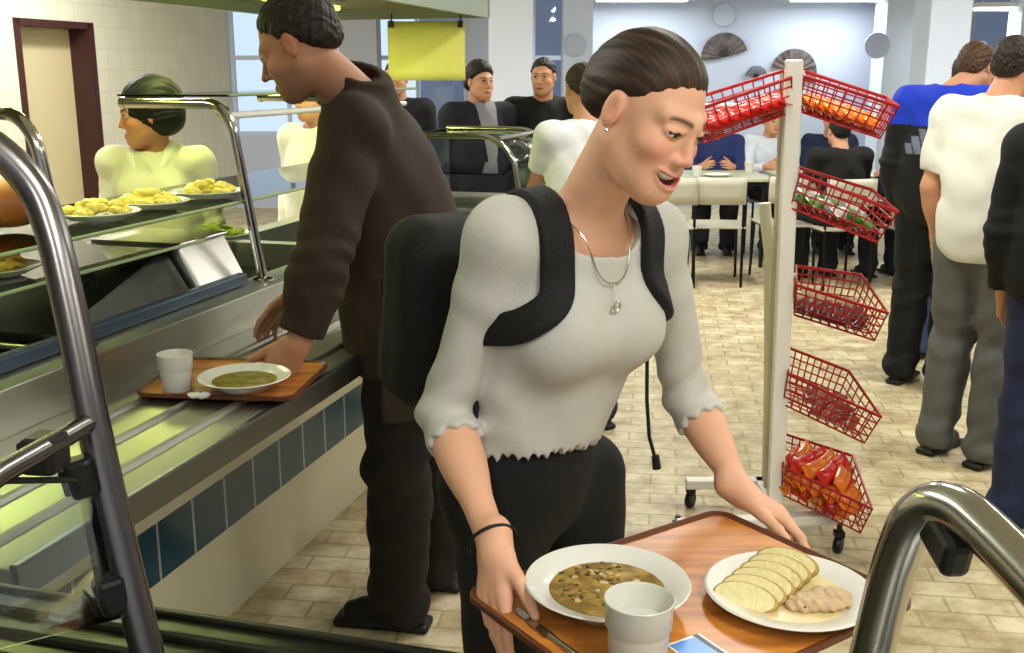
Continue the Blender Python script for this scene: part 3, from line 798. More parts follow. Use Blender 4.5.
# people in the background
def open_jacket_inner(c):
    def f(root, J, K):
        up, fw, rt = K['Mt'][2], K['Mt'][1], K['Mt'][0]; s = K['s']
        G = K['G']; S = Sdf(); S.u(lambda P: np.maximum(np.maximum(G.ev(P)-.008, -G.ev(P)-.006), np.maximum(np.maximum(np.abs((P-J['chest'])@rt+.02)-.028-.12*np.clip((P-J['waist'])@up, 0, .4), -((P-J['chest'])@fw)), -((P-J['waist'])@up))))
        sdf_obj('shirt_front', S, K['lo'], K['hi'], .009, mat('inner_%.2f' % c[0], c, .85), root)
    return f
bystander('man in an open navy jacket over a grey shirt, beside the yellow sheet', (-.20, 6.45), 205, 1.64, 'jacket', (.075, .085, .14), (.10, .11, .16), hair='full', hair_col=(.13, .10, .09), head=((.55, -.83, 0), (0, 0, 1)), inner=open_jacket_inner((.50, .50, .52)), e=.02)
bystander('man in a black sweater with a pale collar, facing the camera', (.19, 6.6), 178, 1.67, 'sweater', (.03, .03, .038), (.12, .12, .15), hair_col=(.10, .08, .07), head=((-.25, -.95, -.05), (0, 0, 1)), e=.02)
bystander('person in dark clothes partly hidden behind the yellow sheet', (-.74, 6.95), 170, 1.66, 'sweater', (.09, .09, .13), (.10, .10, .14), hair_col=(.12, .09, .07))
bystander('woman with pinned-up brown hair in a white t-shirt seen from behind', (.305, 4.55), 25, 1.62, 't_shirt', (.86, .87, .88), (.14, .16, .24), hair='tail', hair_col=(.17, .12, .09), female=True, sleeve=(.62, .62), head=((-.35, .93, -.1), (0, 0, 1)), h=.008, loose=.01, jw=dict(elL=(.10, 4.62, 1.08), wrL=(.20, 4.80, 1.0)))
bystander('second kitchen worker in a white coat, mostly hidden behind the brown jacket', (-.945, 5.15), 150, 1.56, 'white_coat', (.88, .88, .84), (.80, .80, .78), hair_col=(.2, .15, .1), hair='bob', hemdrop=.3)
SEAT = [('seated diner in a white shirt leaning over the far table', (2.33, 9.72), 190, (.82, .85, .90), (.10, .08, .07), SKIN1),
        ('seated diner in a blue sweater left of the white-shirted diner', (1.86, 9.70), 172, (.13, .18, .38), (.12, .09, .07), SKIN1),
        ('seated diner in a black jumper with back to the camera, right of the snack rack', (2.45, 7.86), 8, (.03, .03, .04), (.07, .06, .05), SKIN2),
        ('seated diner in a navy top right of the black-jumper diner', (3.02, 7.86), 14, (.06, .07, .12), (.10, .08, .07), SKIN2),
        ('seated diner in a dark blue top behind the far table, beyond the orange packets', (2.90, 9.75), 178, (.09, .12, .24), (.09, .07, .06), SKIN1)]
for lab, p, yw, tc, hc, sk in SEAT:
    bystander(lab, p, yw, 1.72, 'top', tc, (.10, .11, .16), hair_col=hc, skin=sk, tpl=SIT, h=.012, hh=.008, seat=True, loose=0.)
# ------------------------------------------------------------------ the hall
def struct(o): o['kind'] = 'structure'; return o
CD = nrm(V3(.28, 1, 0)); CX = V3(CD[1], -CD[0], 0)          # along the counter, and out of it towards the customers
def nodes(m): return m.node_tree, m.node_tree.nodes['Principled BSDF']
def floor_mat():
    m = mat('mottled_floor_tile', (.75, .69, .52), .42, spec=.35); nt, b = nodes(m)
    tc = nt.nodes.new('ShaderNodeTexCoord'); mp = nt.nodes.new('ShaderNodeMapping'); mp.inputs['Rotation'].default_value = (0, 0, math.radians(8))
    nt.links.new(tc.outputs['Object'], mp.inputs['Vector'])
    br = nt.nodes.new('ShaderNodeTexBrick'); br.offset = .5
    br.inputs['Color1'].default_value = (*lin((.86, .82, .69)), 1); br.inputs['Color2'].default_value = (*lin((.79, .74, .59)), 1); br.inputs['Mortar'].default_value = (*lin((.72, .67, .54)), 1)
    br.inputs['Scale'].default_value = 1; br.inputs['Brick Width'].default_value = .20; br.inputs['Row Height'].default_value = .10; br.inputs['Mortar Size'].default_value = .006; br.inputs['Mortar Smooth'].default_value = .3
    nt.links.new(mp.outputs['Vector'], br.inputs['Vector'])
    n = nt.nodes.new('ShaderNodeTexNoise'); n.inputs['Scale'].default_value = 7; n.inputs['Detail'].default_value = 8; n.inputs['Roughness'].default_value = .7
    nt.links.new(tc.outputs['Object'], n.inputs['Vector'])
    cr = nt.nodes.new('ShaderNodeValToRGB'); e = cr.color_ramp.elements
    e[0].position = .36; e[0].color = (*lin((.60, .48, .28)), 1); e[1].position = .60; e[1].color = (1, 1, 1, 1)
    nt.links.new(n.outputs['Fac'], cr.inputs['Fac'])
    mx = nt.nodes.new('ShaderNodeMix'); mx.data_type = 'RGBA'; mx.blend_type = 'MULTIPLY'; mx.inputs['Factor'].default_value = .62
    nt.links.new(br.outputs['Color'], mx.inputs[6]); nt.links.new(cr.outputs['Color'], mx.inputs[7]); nt.links.new(mx.outputs[2], b.inputs['Base Color'])
    bp = nt.nodes.new('ShaderNodeBump'); bp.inputs['Strength'].default_value = .25; bp.inputs['Distance'].default_value = .004
    nt.links.new(br.outputs['Fac'], bp.inputs['Height']); bp.invert = True; nt.links.new(bp.outputs['Normal'], b.inputs['Normal'])
    return m
def tile_mat(name, c1, c2, mort, bw, rh, ms=.004, rough=.3, off=0.):
    m = mat(name, c1, rough, spec=.5); nt, b = nodes(m)
    uv = nt.nodes.new('ShaderNodeUVMap'); uv.uv_map = 'metres'
    br = nt.nodes.new('ShaderNodeTexBrick'); br.offset = off
    br.inputs['Color1'].default_value = (*lin(c1), 1); br.inputs['Color2'].default_value = (*lin(c2), 1); br.inputs['Mortar'].default_value = (*lin(mort), 1)
    br.inputs['Scale'].default_value = 1; br.inputs['Brick Width'].default_value = bw; br.inputs['Row Height'].default_value = rh; br.inputs['Mortar Size'].default_value = ms
    nt.links.new(uv.outputs['UV'], br.inputs['Vector']); nt.links.new(br.outputs['Color'], b.inputs['Base Color'])
    return m
def add_uv(o, ax, ay, org=(0, 0, 0)):
    """UV in metres along two world axes (built from the object's rest place)"""
    me = o.data; uv = me.uv_layers.new(name='metres'); W = wm(o); ax = np.array(ax, float); ay = np.array(ay, float); og = np.array(org, float)
    for l in me.loops:
        p = np.array(W @ me.vertices[l.vertex_index].co)-og; uv.data[l.index].uv = (float(p@ax), float(p@ay))
    return o
def slab(name, a, b, z0, z1, th, m, side=1, parent=None):
    """upright wall from a to b with real thickness on one side"""
    a = np.array([*a, 0.]); b = np.array([*b, 0.]); d = nrm(b-a); n = np.cross(d, (0, 0, 1))*side
    o = MB().box((a+b)/2+n*th/2+V3(0, 0, (z0+z1)/2), (np.linalg.norm(b-a), th, z1-z0), np.array([d, np.cross((0, 0, 1), d), (0, 0, 1)])).build(name, m, parent, smooth=False)
    add_uv(o, d, (0, 0, 1), a); return o
wallpaint = mat('pale_lilac_wall_paint', (.76, .79, .88), .8, bump=.05, bscale=60)
whitepaint = mat('white_pillar_paint', (.86, .90, .98), .75, bump=.05, bscale=60)
CEIL = 3.0
struct(MB().box((1.5, 5.5, -.05), (15, 18.2, .1)).build('floor', floor_mat(), smooth=False))
struct(MB().box((1.5, 5.5, CEIL+.05), (15, 18.2, .1)).build('ceiling', mat('ceiling_white', (.90, .90, .88), .9), smooth=False))
BY = 12.6
# back wall: solid stretches and window openings between pillars (x0, x1)
open_ = [(-3.30, -1.975), (-1.703, -0.518), (0.222, 0.629), (4.702, 4.826), (5.319, 5.875)]
edges = [-3.56]+[e for o in open_ for e in o]+[9.0]
for i in range(0, len(edges), 2):
    struct(slab('wall_back', (edges[i], BY), (edges[i+1], BY), 0, CEIL, .25, wallpaint, -1))
pane = glass('window_glass', (.93, .96, .98))
sky = mat('overcast_daylight', (.3, .32, .36), 1., emit=(.60, .66, .78), estr=.42)
for i, (a, b) in enumerate(open_):
    struct(slab('wall_back', (a, BY), (b, BY), 0, .85, .25, wallpaint, -1))
    w = struct(empty('window_%d' % (i+1), ((a+b)/2, BY+.1, .85)))
    f = MB(); fw_ = .05
    for x in (a+fw_/2, b-fw_/2): f.box((x, BY+.1, (CEIL+.85)/2), (fw_, .07, CEIL-.85))
    nb = max(1, int(round((b-a)/.55)))
    for k in range(1, nb): f.box((a+(b-a)*k/nb, BY+.1, (CEIL+.85)/2), (.04, .06, CEIL-.85))
    for z in (.875, 1.75, CEIL-.025): f.box(((a+b)/2, BY+.1, z), (b-a, .065, .05))
    f.build('window_frame', mat('window_frame_white', (.80, .84, .92), .5), w, smooth=False)
    MB().box(((a+b)/2, BY+.12, (CEIL+.85)/2), (b-a-.02, .006, CEIL-.87)).build('window_pane', pane, w, smooth=False)
# pillars in front of the back wall
def pillar(x0, x1, Y, dep, m=whitepaint):
    o = MB().box(((x0+x1)/2, Y+dep/2, CEIL/2), (x1-x0, dep, CEIL), bev=.01).build('pillar', m, smooth=False); struct(o)
pillar(-0.22, 0.2, 10.2, .4); pillar(0.545, 0.864, 11.6, .4); pillar(-1.872, -1.468, 11.8, .4, mat('grey_pillar_paint', (.66, .68, .74), .8)); pillar(4.045, 4.404, 11.8, .4); pillar(3.677, 4.043, 9.6, .4); pillar(5.129, 5.29, 11., .3)
# street side beyond the windows
struct(MB().box((1.5, 18, 3), (26, .1, 9)).build('outside_daylight', sky, smooth=False))
# kitchen wall on the left, with its door
tileL = tile_mat('cream_wall_tile', (.86, .85, .78), (.84, .83, .75), (.80, .79, .72), .20, .20, .004, .25)
KW = -6.82                                        # X - .28 Y on that wall
def kw(Y): return (KW+.28*Y, Y)
YD0, YD1 = 9.25, 10.25
def kwall(y0, y1, z0, z1, name='wall_left'): return struct(slab(name, kw(y0), kw(y1), z0, z1, .35, tileL, -1))
kwall(-3, YD0, 0, CEIL); kwall(YD1, 12.6, 0, CEIL); kwall(YD0, YD1, 2.03, CEIL)
dm = mat('pale_beige_door', (.80, .75, .60), .5); dk = mat('dark_red_brown_frame', (.24, .12, .11), .5)
door = struct(empty('door_1', (*kw((YD0+YD1)/2), 0)))
a, b = np.array(kw(YD0)), np.array(kw(YD1)); dd = nrm(np.array([*(b-a), 0])); nn = np.cross(dd, (0, 0, 1))
def dpt(t, off, z): p = a+(b-a)*t; return V3(p[0], p[1], 0)-nn*off+V3(0, 0, z)
Mdoor = np.array([dd, np.cross((0, 0, 1), dd), (0, 0, 1)])
L = np.linalg.norm(b-a)
MB().box(dpt(.5, .22, 1.0), (L-.1, .04, 1.98), Mdoor).build('door_leaf', dm, door, smooth=False)
fr = MB(); fr.box(dpt(.03, .15, 1.015), (.06, .34, 2.03), Mdoor); fr.box(dpt(.5, .15, 2.0), (L, .34, .06), Mdoor); fr.box(dpt(.965, .15, 1.015), (.08, .34, 2.03), Mdoor); fr.build('door_frame', dk, door, smooth=False)
hd_ = MB().tube(arc([dpt(.12, .2, 1.03), dpt(.12, .14, 1.03), dpt(.22, .14, 1.03)], .02), .010, 8).build('door_handle', mat('brushed_metal', (.7, .7, .68), .3, 1.), door)
struct(MB().box((-2.95, 15.2, 1.9), (3.3, .1, 3.6)).build('outside_daylight', mat('bright_daylight', (.5, .5, .5), 1., emit=(.86, .93, 1.), estr=1.2), smooth=False))
# right and rear walls, outside the picture
struct(slab('wall_right', (8.6, -3.4), (8.6, BY), 0, CEIL, .2, wallpaint, 1))
struct(slab('wall_rear', (-8, -3.4), (8.8, -3.4), 0, CEIL, .2, wallpaint, 1))
# ceiling lamps
tube_m = mat('fluorescent_tube', (1, 1, 1), .5, emit=(.95, 1., .93), estr=6.)
house = mat('lamp_housing_white', (.85, .86, .84), .5)
def ceiling_lamp(x, y, z, lx, ly, label, power, col=(1., .98, .92), group='fluorescent ceiling lamps'):
    t = empty('ceiling_lamp', (x, y, z), label, 'lamp', group)
    MB().box((x, y, z+.03), (lx, ly, .05), bev=.008).build('lamp_housing', house, t, smooth=False)
    a_, b_ = (V3(x-lx*.47, y, z-.012), V3(x+lx*.47, y, z-.012)) if lx > ly else (V3(x, y-ly*.47, z-.012), V3(x, y+ly*.47, z-.012))
    o = V3(0, .045, 0) if lx > ly else V3(.045, 0, 0)
    for s_ in (1, -1): MB().tube([a_+o*s_, b_+o*s_], .013, 8).build('fluorescent_tube', tube_m, t)
    rod = MB()
    for q in (-.35, .35):
        p = V3(x+(lx*q if lx > ly else 0), y+(0 if lx > ly else ly*q), 0); rod.tube([p+V3(0, 0, z+.05), p+V3(0, 0, CEIL)], .006, 6)
    rod.build('suspension_rod', house, t)
    l = bpy.data.lights.new('lamp_light', 'AREA'); l.energy = power; l.color = col; l.shape = 'RECTANGLE'; l.size = lx; l.size_y = ly
    lo = bpy.data.objects.new('lamp_light', l); COL.objects.link(lo); lo.location = (x, y, z-.04)
    return t
for x, lab in ((1.42, 'far fluorescent lamp left of the wall fans'), (3.55, 'far fluorescent lamp above the right wall fan')):
    ceiling_lamp(x, 12.0, 2.36, 1.05, .16, lab, 22, (.93, 1., .95))
ceiling_lamp(5.0, 11.2, 2.22, .55, .16, 'added lamp standing in for a lamp reflection in the right window', 10, (.93, 1., .95))  # added lamp in place of a reflection in the window glass
for i, (x, y) in enumerate(((1.0, -.3), (3.2, .6), (-.4, -1.7), (.9, 3.6), (3.3, 3.8), (1.0, 7.2), (4., 7.4))):  # the third, behind the camera, is an unseen lamp added as front fill
    ceiling_lamp(x, y, 2.86, .16, 1.5, 'unseen fluorescent ceiling lamp above the dining hall aisle', POW[i])
for x, y in ((-2.0, 2.7), (-2.7, 5.6), (-3.2, 8.6)):  # unseen lamps added to brighten the kitchen wall and the server
    ceiling_lamp(x, y, 2.86, .16, 1.5, 'unseen ceiling lamp added to brighten the kitchen', 85, group='added kitchen lamps')
# ------------------------------------------------------------------ serving counters
steel = mat('brushed_steel', (.72, .72, .68), .42, 1., bump=.04, bscale=60, stretch=(1, 1, 1))
steel_dark = mat('dull_steel', (.42, .43, .42), .38, 1.)
chrome = mat('polished_tube_steel', (.70, .69, .66), .16, 1.)
tubegrey = mat('satin_tube_steel', (.46, .45, .45), .27, 1.)
blackplastic = mat('black_plastic', (.03, .03, .033), .45)
gl = glass('counter_glass', (.93, .975, .95))
gedge = mat('green_glass_edge', (.62, .70, .52), .15)
cream_base = mat('cream_counter_front', (.83, .81, .70), .55, bump=.04, bscale=80)
bluetile = tile_mat('blue_green_tile', (.16, .30, .36), (.14, .27, .33), (.62, .66, .62), .165, .40, .005, .2)
Mc = np.array([CX, CD, (0, 0, 1)])                       # rows: towards customers, along, up
def cpt(Y, w, z): return V3(-1.13+.28*Y, Y, z)-CX*w
def cbox(mb, Y0, Y1, w0, w1, z0, z1, bev=0.):
    a, b = cpt(Y0, w0, z0), cpt(Y1, w1, z1)
    c = (cpt((Y0+Y1)/2, (w0+w1)/2, (z0+z1)/2)); L_ = (Y1-Y0)/CD[1]
    return mb.box(c, (abs(w1-w0), L_, z1-z0), Mc, bev)
YA, YB = 1.42, 5.45
ct = empty('serving_counter', cpt(3.4, .9, 0), 'long steel serving counter with a tray rail and a blue tile band, at left', 'counter')
cbox(MB(), YA, YB, .48, 1.10, 0, .27).build('counter_base', cream_base, ct, smooth=False)
o = cbox(MB(), YA, YB, .478, 1.10, .27, .43).build('tile_band', bluetile, ct, smooth=False); add_uv(o, CD, (0, 0, 1), cpt(3.03, .48, .15))
cbox(MB(), YA, YB, .48, 1.10, .43, .83).build('counter_body', cream_base, ct, smooth=False)
m = MB(); cbox(m, YA, YB, 0, .43, .822, .850, .006)
for w in (.09, .20, .31):
    a, b = cpt(YA+.01, w, .852), cpt(YB-.01, w, .852); m.tube([a, b], .010, 8)
m.build('tray_rail', steel, ct)
m = MB(); cbox(m, YA, YB, -.006, .012, .80, .856, .004); m.build('rail_edge', steel_dark, ct, smooth=False)
m = MB(); cbox(m, YA, YB, .43, .445, .83, .945); cbox(m, YA, YB, .43, .54, .935, .948, .003); m.build('ledge', steel, ct, smooth=False)
m = MB(); cbox(m, YA, YB, .54, .60, .80, .93); cbox(m, YA, YB, 1.02, 1.10, .80, .945)
for y in (1.47, 2.18, 2.95, 3.75, 4.6, 5.4): cbox(m, y-.03, y+.03, .58, 1.03, .83, .935)
m.build('worktop', steel, ct, smooth=False)
cbox(MB(), YA+.02, YB-.02, .58, 1.03, .80, .842).build('well_floor', mat('dark_well_steel', (.10, .10, .10), .35, .8), ct, smooth=False)
m = MB(); cbox(m, YA, 2.95, .505, .535, .95, .985, .006); m.build('front_bar', mat('blue_grey_bar', (.27, .33, .40), .4, .5), ct, smooth=False)
m = MB()
for y in (1.9, 2.7, 3.5, 4.3, 5.1): MB().box(cpt(y, .36, .79), (.25, .03, .06), Mc).build('rail_bracket', steel_dark, ct, smooth=False)
# guard frames with glass
def guard(Y, lab):
    g = empty('sneeze_guard_frame', cpt(Y, .50, .948), lab, 'guard frame', 'sneeze guard frames on the counter')
    MB().tube(arc([cpt(Y, .50, .945), cpt(Y, .575, 1.42), cpt(Y, .62, 1.475), cpt(Y, .94, 1.475)], .09, 8), .0155, 12).build('frame_tube', chrome, g)
    MB().lathe([(.032, 0), (.032, .006), (.02, .012), (0, .012)], cpt(Y, .50, .946), 16).build('foot_flange', chrome, g)
    m = MB(); m.tube([cpt(Y, .935, 1.475), cpt(Y, .95, 1.475)], .0175, 12); m.build('end_cap', chrome, g)
    return g
guard(2.22, 'bent steel guard frame on the counter, at the left edge behind the big dark tube')
guard(3.03, 'bent steel guard frame on the counter in front of the serving woman')
guard(3.85, 'bent steel guard frame on the counter hidden behind the brown jacket')
def pane(name, lab, Y0, Y1, pts, mt=gl, cat='glass pane', edge=True, group=None, th=.006):
    g = empty(name, cpt((Y0+Y1)/2, pts[0][0], pts[0][1]), lab, cat, group)
    a, b = [cpt(Y0, *p) for p in pts], [cpt(Y1, *p) for p in pts]
    for i in range(len(pts)-1):
        MB().poly([a[i], b[i], b[i+1], a[i+1]], th).build('glass_sheet', mt, g, smooth=False)
    if edge: MB().tube([cpt(Y0, *pts[0])+CX*.003, cpt(Y1, *pts[0])+CX*.003], .0050, 6).build('glass_edge', gedge, g)
    return g
pane('glass_shelf', 'upper glass shelf on the counter holding plates of yellow food', 1.55, 4.6, [(.56, 1.185), (1.02, 1.185)], cat='glass shelf')
pane('glass_shelf', 'lower glass shelf on the counter with a bright front edge', 1.55, 2.9, [(.62, 1.085), (1.02, 1.085)], cat='glass shelf')
pane('glass_sheet_top', 'flat glass top with a green edge beside the brown jacket', 3.08, 4.6, [(.61, 1.50), (1.0, 1.50)])
t = empty('steel_rail', cpt(3.5, .66, 1.43), 'thin white rail under the glass top, left of the brown jacket', 'rail')
MB().tube([cpt(3.1, .66, 1.435), cpt(4.6, .66, 1.435)], .011, 10).build('rail_tube', mat('white_enamel', (.9, .9, .86), .3), t)
MB().tube([cpt(3.1, .66, 1.435), cpt(3.1, .63, 1.46)], .008, 8).build('rail_clip', chrome, t)
# well contents: sloping dark lid and a bright steel box
wd = empty('food_warmer', cpt(2.5, .8, .94), 'food warmer with a dark sloping lid in the counter well', 'warmer')
m = MB(); A = [cpt(2.22, .58, .95), cpt(2.22, 1.0, .95), cpt(2.22, 1.0, .965), cpt(2.22, .58, .965)]; B = [cpt(2.78, .58, .95), cpt(2.78, 1.0, .95), cpt(2.78, .96, 1.075), cpt(2.78, .66, 1.075)]
va = [m.bm.verts.new(p) for p in A]; vb = [m.bm.verts.new(p) for p in B]; m.bm.faces.new(va[::-1]); m.bm.faces.new(vb)
for i in range(4): m.bm.faces.new((va[i], va[(i+1) % 4], vb[(i+1) % 4], vb[i]))
m.build('lid', mat('dark_lid_steel', (.20, .21, .19), .3, .8), wd, smooth=False, bevel=.006)
MB().tube(arc([cpt(2.40, .68, 1.0), cpt(2.40, .68, 1.035), cpt(2.5, .68, 1.055), cpt(2.5, .68, 1.02)], .02), .007, 8).build('lid_handle', blackplastic, wd)
bxs = empty('steel_container', cpt(2.93, .8, .94), 'bright shiny steel container with a slanted front, behind the dark warmer lid', 'container')
m = MB(); A = [cpt(2.79, .555, .95), cpt(3.03, .555, .95), cpt(3.03, .90, .95), cpt(2.79, .90, .95)]; B = [cpt(2.79, .625, 1.085), cpt(3.03, .625, 1.085), cpt(3.03, .90, 1.085), cpt(2.79, .90, 1.085)]
va = [m.bm.verts.new(p) for p in A]; vb = [m.bm.verts.new(p) for p in B]; m.bm.faces.new(va[::-1]); m.bm.faces.new(vb)
for i in range(4): m.bm.faces.new((va[i], va[(i+1) % 4], vb[(i+1) % 4], vb[i]))
m.build('container_body', mat('bright_steel', (.86, .86, .84), .3, 1.), bxs, smooth=False, bevel=.008)
m = MB(); cbox(m, 2.785, 3.035, .615, .91, 1.083, 1.093, .003); m.build('lid', chrome, bxs, smooth=False)
blackpan = mat('black_enamel', (.035, .035, .035), .3)
for i, (y0, y1) in enumerate(((1.52, 1.82), (1.86, 2.14))):
    g = empty('serving_pan', cpt((y0+y1)/2, .8, .9), ('empty black serving pan in the counter well nearest the camera', 'black serving pan in the counter well beside the warmer lid')[i], 'pan')
    m = MB()
    for (ya, yb, wa, wb) in ((y0, y0+.012, .60, 1.0), (y1-.012, y1, .60, 1.0), (y0, y1, .60, .612), (y0, y1, 0.988, 1.0)): cbox(m, ya, yb, wa, wb, .85, .955)
    cbox(m, y0, y1, .60, 1.0, .845, .855); m.build('pan_body', blackpan, g, smooth=False)
    m = MB(); rim = [cpt(y0, .59, .957), cpt(y1, .59, .957), cpt(y1, 1.01, .957), cpt(y0, 1.01, .957)]; m.tube(rim, .008, 8, closed=True); m.build('pan_rim', steel, g)
# pale blue carton and white tub at the far part of the ledge
def small_box(name, c, size, m_, lab, cat, M=Mc, lidm=None):
    g = empty(name, c, lab, cat); MB().box(np.array(c)+V3(0, 0, size[2]/2), size, M, .004).build('box_body', m_, g, smooth=False)
    if lidm: MB().box(np.array(c)+V3(0, 0, size[2]+.004), (size[0]*1.03, size[1]*1.03, .012), M, .003).build('box_lid', lidm, g, smooth=False)
    return g
small_box('napkin_box', cpt(3.62, .56, .95), (.12, .16, .055), mat('pale_blue_card', (.52, .62, .84), .5), 'pale blue box with a white lid on the counter beside the brown jacket', 'box', lidm=mat('white_card', (.88, .90, .94), .5))
# curved glass case at the counter's far end
gc = empty('display_case', cpt(5.05, .45, .95), 'curved glass display case with a chrome rim, between brown jacket and backpack', 'display case')
prof = arc([(.16, .95), (.20, 1.20), (.30, 1.285), (.75, 1.285)], .11, 8)
Y0, Y1 = 4.75, 5.40
m = MB(); a = [m.bm.verts.new(cpt(Y0, p[0], p[1])) for p in prof]; b = [m.bm.verts.new(cpt(Y1, p[0], p[1])) for p in prof]
for i in range(len(prof)-1): m.bm.faces.new((a[i], b[i], b[i+1], a[i+1]))
o = m.build('curved_glass', glass('case_glass', (.70, .80, .76), .05), gc); sd = o.modifiers.new('s', 'SOLIDIFY'); sd.thickness = .006
for Y in (Y0, Y1): MB().tube([cpt(Y, p[0], p[1]) for p in prof], .014, 10).build('chrome_rim', chrome, gc)
MB().tube([cpt(Y0, .27, 1.275), cpt(Y1, .27, 1.275)], .012, 10).build('front_rail', chrome, gc)
m = MB(); cbox(m, Y0, Y1, .16, .75, .935, .955); m.build('case_floor', steel, gc, smooth=False)
m = MB(); cbox(m, Y0+.02, Y1-.02, .26, .72, 1.11, 1.117); m.build('inner_shelf', gl, gc, smooth=False)
m = MB(); cbox(m, Y0, Y1, .74, .755, .95, 1.285); m.build('case_back', mat('case_back_grey', (.35, .42, .42), .3, .4), gc, smooth=False)
m = MB(); cbox(m, Y0, Y1, .14, .45, .80, .94); m.build('case_plinth', steel_dark, gc, smooth=False)
small_box('tray_stack', cpt(5.15, -.12, .86), (.30, .40, .04), mat('pale_green_tray', (.75, .85, .50), .4), 'pale green tray behind the backpack strap at the counter end', 'tray')
# near counter, where the photographer stands
Nd = CX; Nn = CD
def npt(u, v, z): return V3(-.04, 1.176, z)+Nd*u-Nn*v       # u along to the right, v towards the camera from the rail's outer edge
nr = empty('near_counter', npt(-.3, .5, 0), 'steel tray rail of the nearer counter, dark reflections in its colour, along the bottom left', 'counter')
Mn = np.array([Nd, Nn, (0, 0, 1)])
def nbox(mb, u0, u1, v0, v1, z0, z1, bev=0.): return mb.box(npt((u0+u1)/2, (v0+v1)/2, (z0+z1)/2), (u1-u0, v1-v0, z1-z0), Mn, bev)
m = MB(); nbox(m, -1.25, .10, .012, .24, .822, .852, .005)
for v in (.06, .11, .16, .21): m.tube([npt(-1.24, v, .853), npt(.09, v, .853)], .008, 8)
m.build('tray_rail', mat('rail_steel_dark_reflection', (.24, .25, .22), .32, .9), nr)  # dark reflections of the room put into the rail colour
m = MB(); nbox(m, -1.25, .10, 0, .014, .80, .858, .004); m.build('rail_edge', mat('rail_edge_dark_reflection', (.20, .20, .18), .4, .8), nr, smooth=False)  # edge colour darkened for the same reflections
m = MB(); nbox(m, -1.25, .75, .24, .62, .83, .87, .005); m.build('worktop', steel_dark, nr, smooth=False)
m = MB(); nbox(m, -1.25, .75, .28, .60, 0, .83); m.build('counter_body', cream_base, nr, smooth=False)
# big dark guard tube at left, with its cross bar, clamps and glass
ga = empty('guard_rail_tube', (-.411, 1.078, .853), 'thick dark bent steel tube with black clamps, nearest the camera at left', 'guard tube')
TA = [(-.405, 1.074, .853), (-.445, 1.101, 1.047), (-.472, 1.123, 1.182), (-.494, 1.149, 1.292), (-.514, 1.17, 1.379), (-.533, 1.183, 1.432), (-.562, 1.182, 1.472), (-.612, 1.172, 1.512), (-.68, 1.148, 1.535), (-.80, 1.11, 1.54), (-1.0, 1.05, 1.54), (-1.16, 1.0, 1.54), (-1.16, 1.0, .87)]
MB().tube(arc(TA, .06, 5), .0185, 18).build('main_tube', tubegrey, ga)
MB().tube([(-.472, 1.124, 1.181), (-.488, .94, 1.19), (-.501, .80, 1.187)], .0115, 14).build('cross_bar', tubegrey, ga)
def clamp(c, M, size=(.036, .042, .04)):
    c = np.array(c, float)
    o = MB().box(c, size, M, .006).box(c+M[0]*size[0]*.5, (.012, size[1]*.7, size[2]*.7), M, .003).build('clamp', blackplastic, ga, smooth=False)
    MB().lathe([(.006, -.006), (.006, .004), (0, .004)], c-M[1]*size[1]*.5, 10, np.array([M[0], M[2], -M[1]])).build('clamp_screw', steel, o)
Mk = frame((-.1, -1, .02), (0, 0, 1))
clamp((-.487, 1.035, 1.176), Mk); clamp((-.478, 1.094, 1.126), frame((.4, -1, 0), (-.2, 0, 1)), (.03, .03, .045)); clamp((-.449, 1.082, .990), frame((.4, -1, 0), (-.2, 0, 1)), (.03, .03, .045))
MB().poly([(-.470, 1.096, 1.122), (-.540, .955, 1.176), (-.513, .925, 1.010), (-.441, 1.078, .962)], .006).build('glass_sheet', gl, ga, smooth=False)
MB().tube([(-.470, 1.096, 1.122), (-.540, .955, 1.176)], .0035, 6).build('glass_edge', mat('dark_green_edge', (.10, .15, .11), .2), ga)
MB().lathe([(.036, 0), (.036, .008), (.022, .014), (0, .014)], (-.405, 1.074, .853), 18).build('foot_flange', tubegrey, ga)
gr_ = empty('guard_rail_tube', (.318, .853, .87), 'thick bent steel tube with a black clamp in its bend, at the lower right', 'guard tube')
TR = [(.318, .853, .87), (.3225, .852, 1.038), (.330, .848, 1.107), (.335, .840, 1.158), (.340, .828, 1.195), (.350, .811, 1.216), (.362, .783, 1.221), (.373, .739, 1.211), (.388, .673, 1.193), (.42, .50, 1.15), (.44, .44, 1.10), (.45, .42, .87)]
MB().tube(arc(TR, .03, 4), .0192, 20).build('main_tube', chrome, gr_)
o = MB().box((.352, .788, 1.192), (.024, .055, .034), frame((-.05, 1, .30), (0, -.2, 1)), .007).build('clamp', blackplastic, gr_, smooth=False)
MB().lathe([(.036, 0), (.036, .008), (.022, .014), (0, .014)], (.318, .853, .87), 18).build('foot_flange', chrome, gr_)
# extractor hood over the left counter
hm = mat('grey_green_hood_sheet', (.62, .66, .60), .45, .35); hu = mat('lamp_tinted_hood_lining', (.42, .42, .20), .5, .2)  # olive of the lining is the lamps' yellow-green light put into its colour
hc = V3(-.115, 5.62, 1.842)
def hpt(s, w, z): return hc-CD*s-CX*w+V3(0, 0, z)
hood = empty('extractor_hood', hc+V3(-.5, -2, 0), 'grey metal extractor hood with olive lamplight coloured into its underside, hanging over the serving counter', 'hood')
hd = np.array([CX, CD, (0, 0, 1)])
def hbox(mb, s0, s1, w0, w1, z0, z1): return mb.box(hpt((s0+s1)/2, (w0+w1)/2, (z0+z1)/2), (w1-w0, s1-s0, z1-z0), hd)
LH = 4.6
m = MB(); hbox(m, 0, .03, 0, .98, 0, .30); hbox(m, 0, LH, 0, .025, 0, .30); hbox(m, 0, LH, .955, .98, 0, .30); hbox(m, LH-.03, LH, 0, .98, 0, .30); hbox(m, 0, LH, 0, .98, .30, .32)
m.build('hood_skirt', hm, hood, smooth=False)
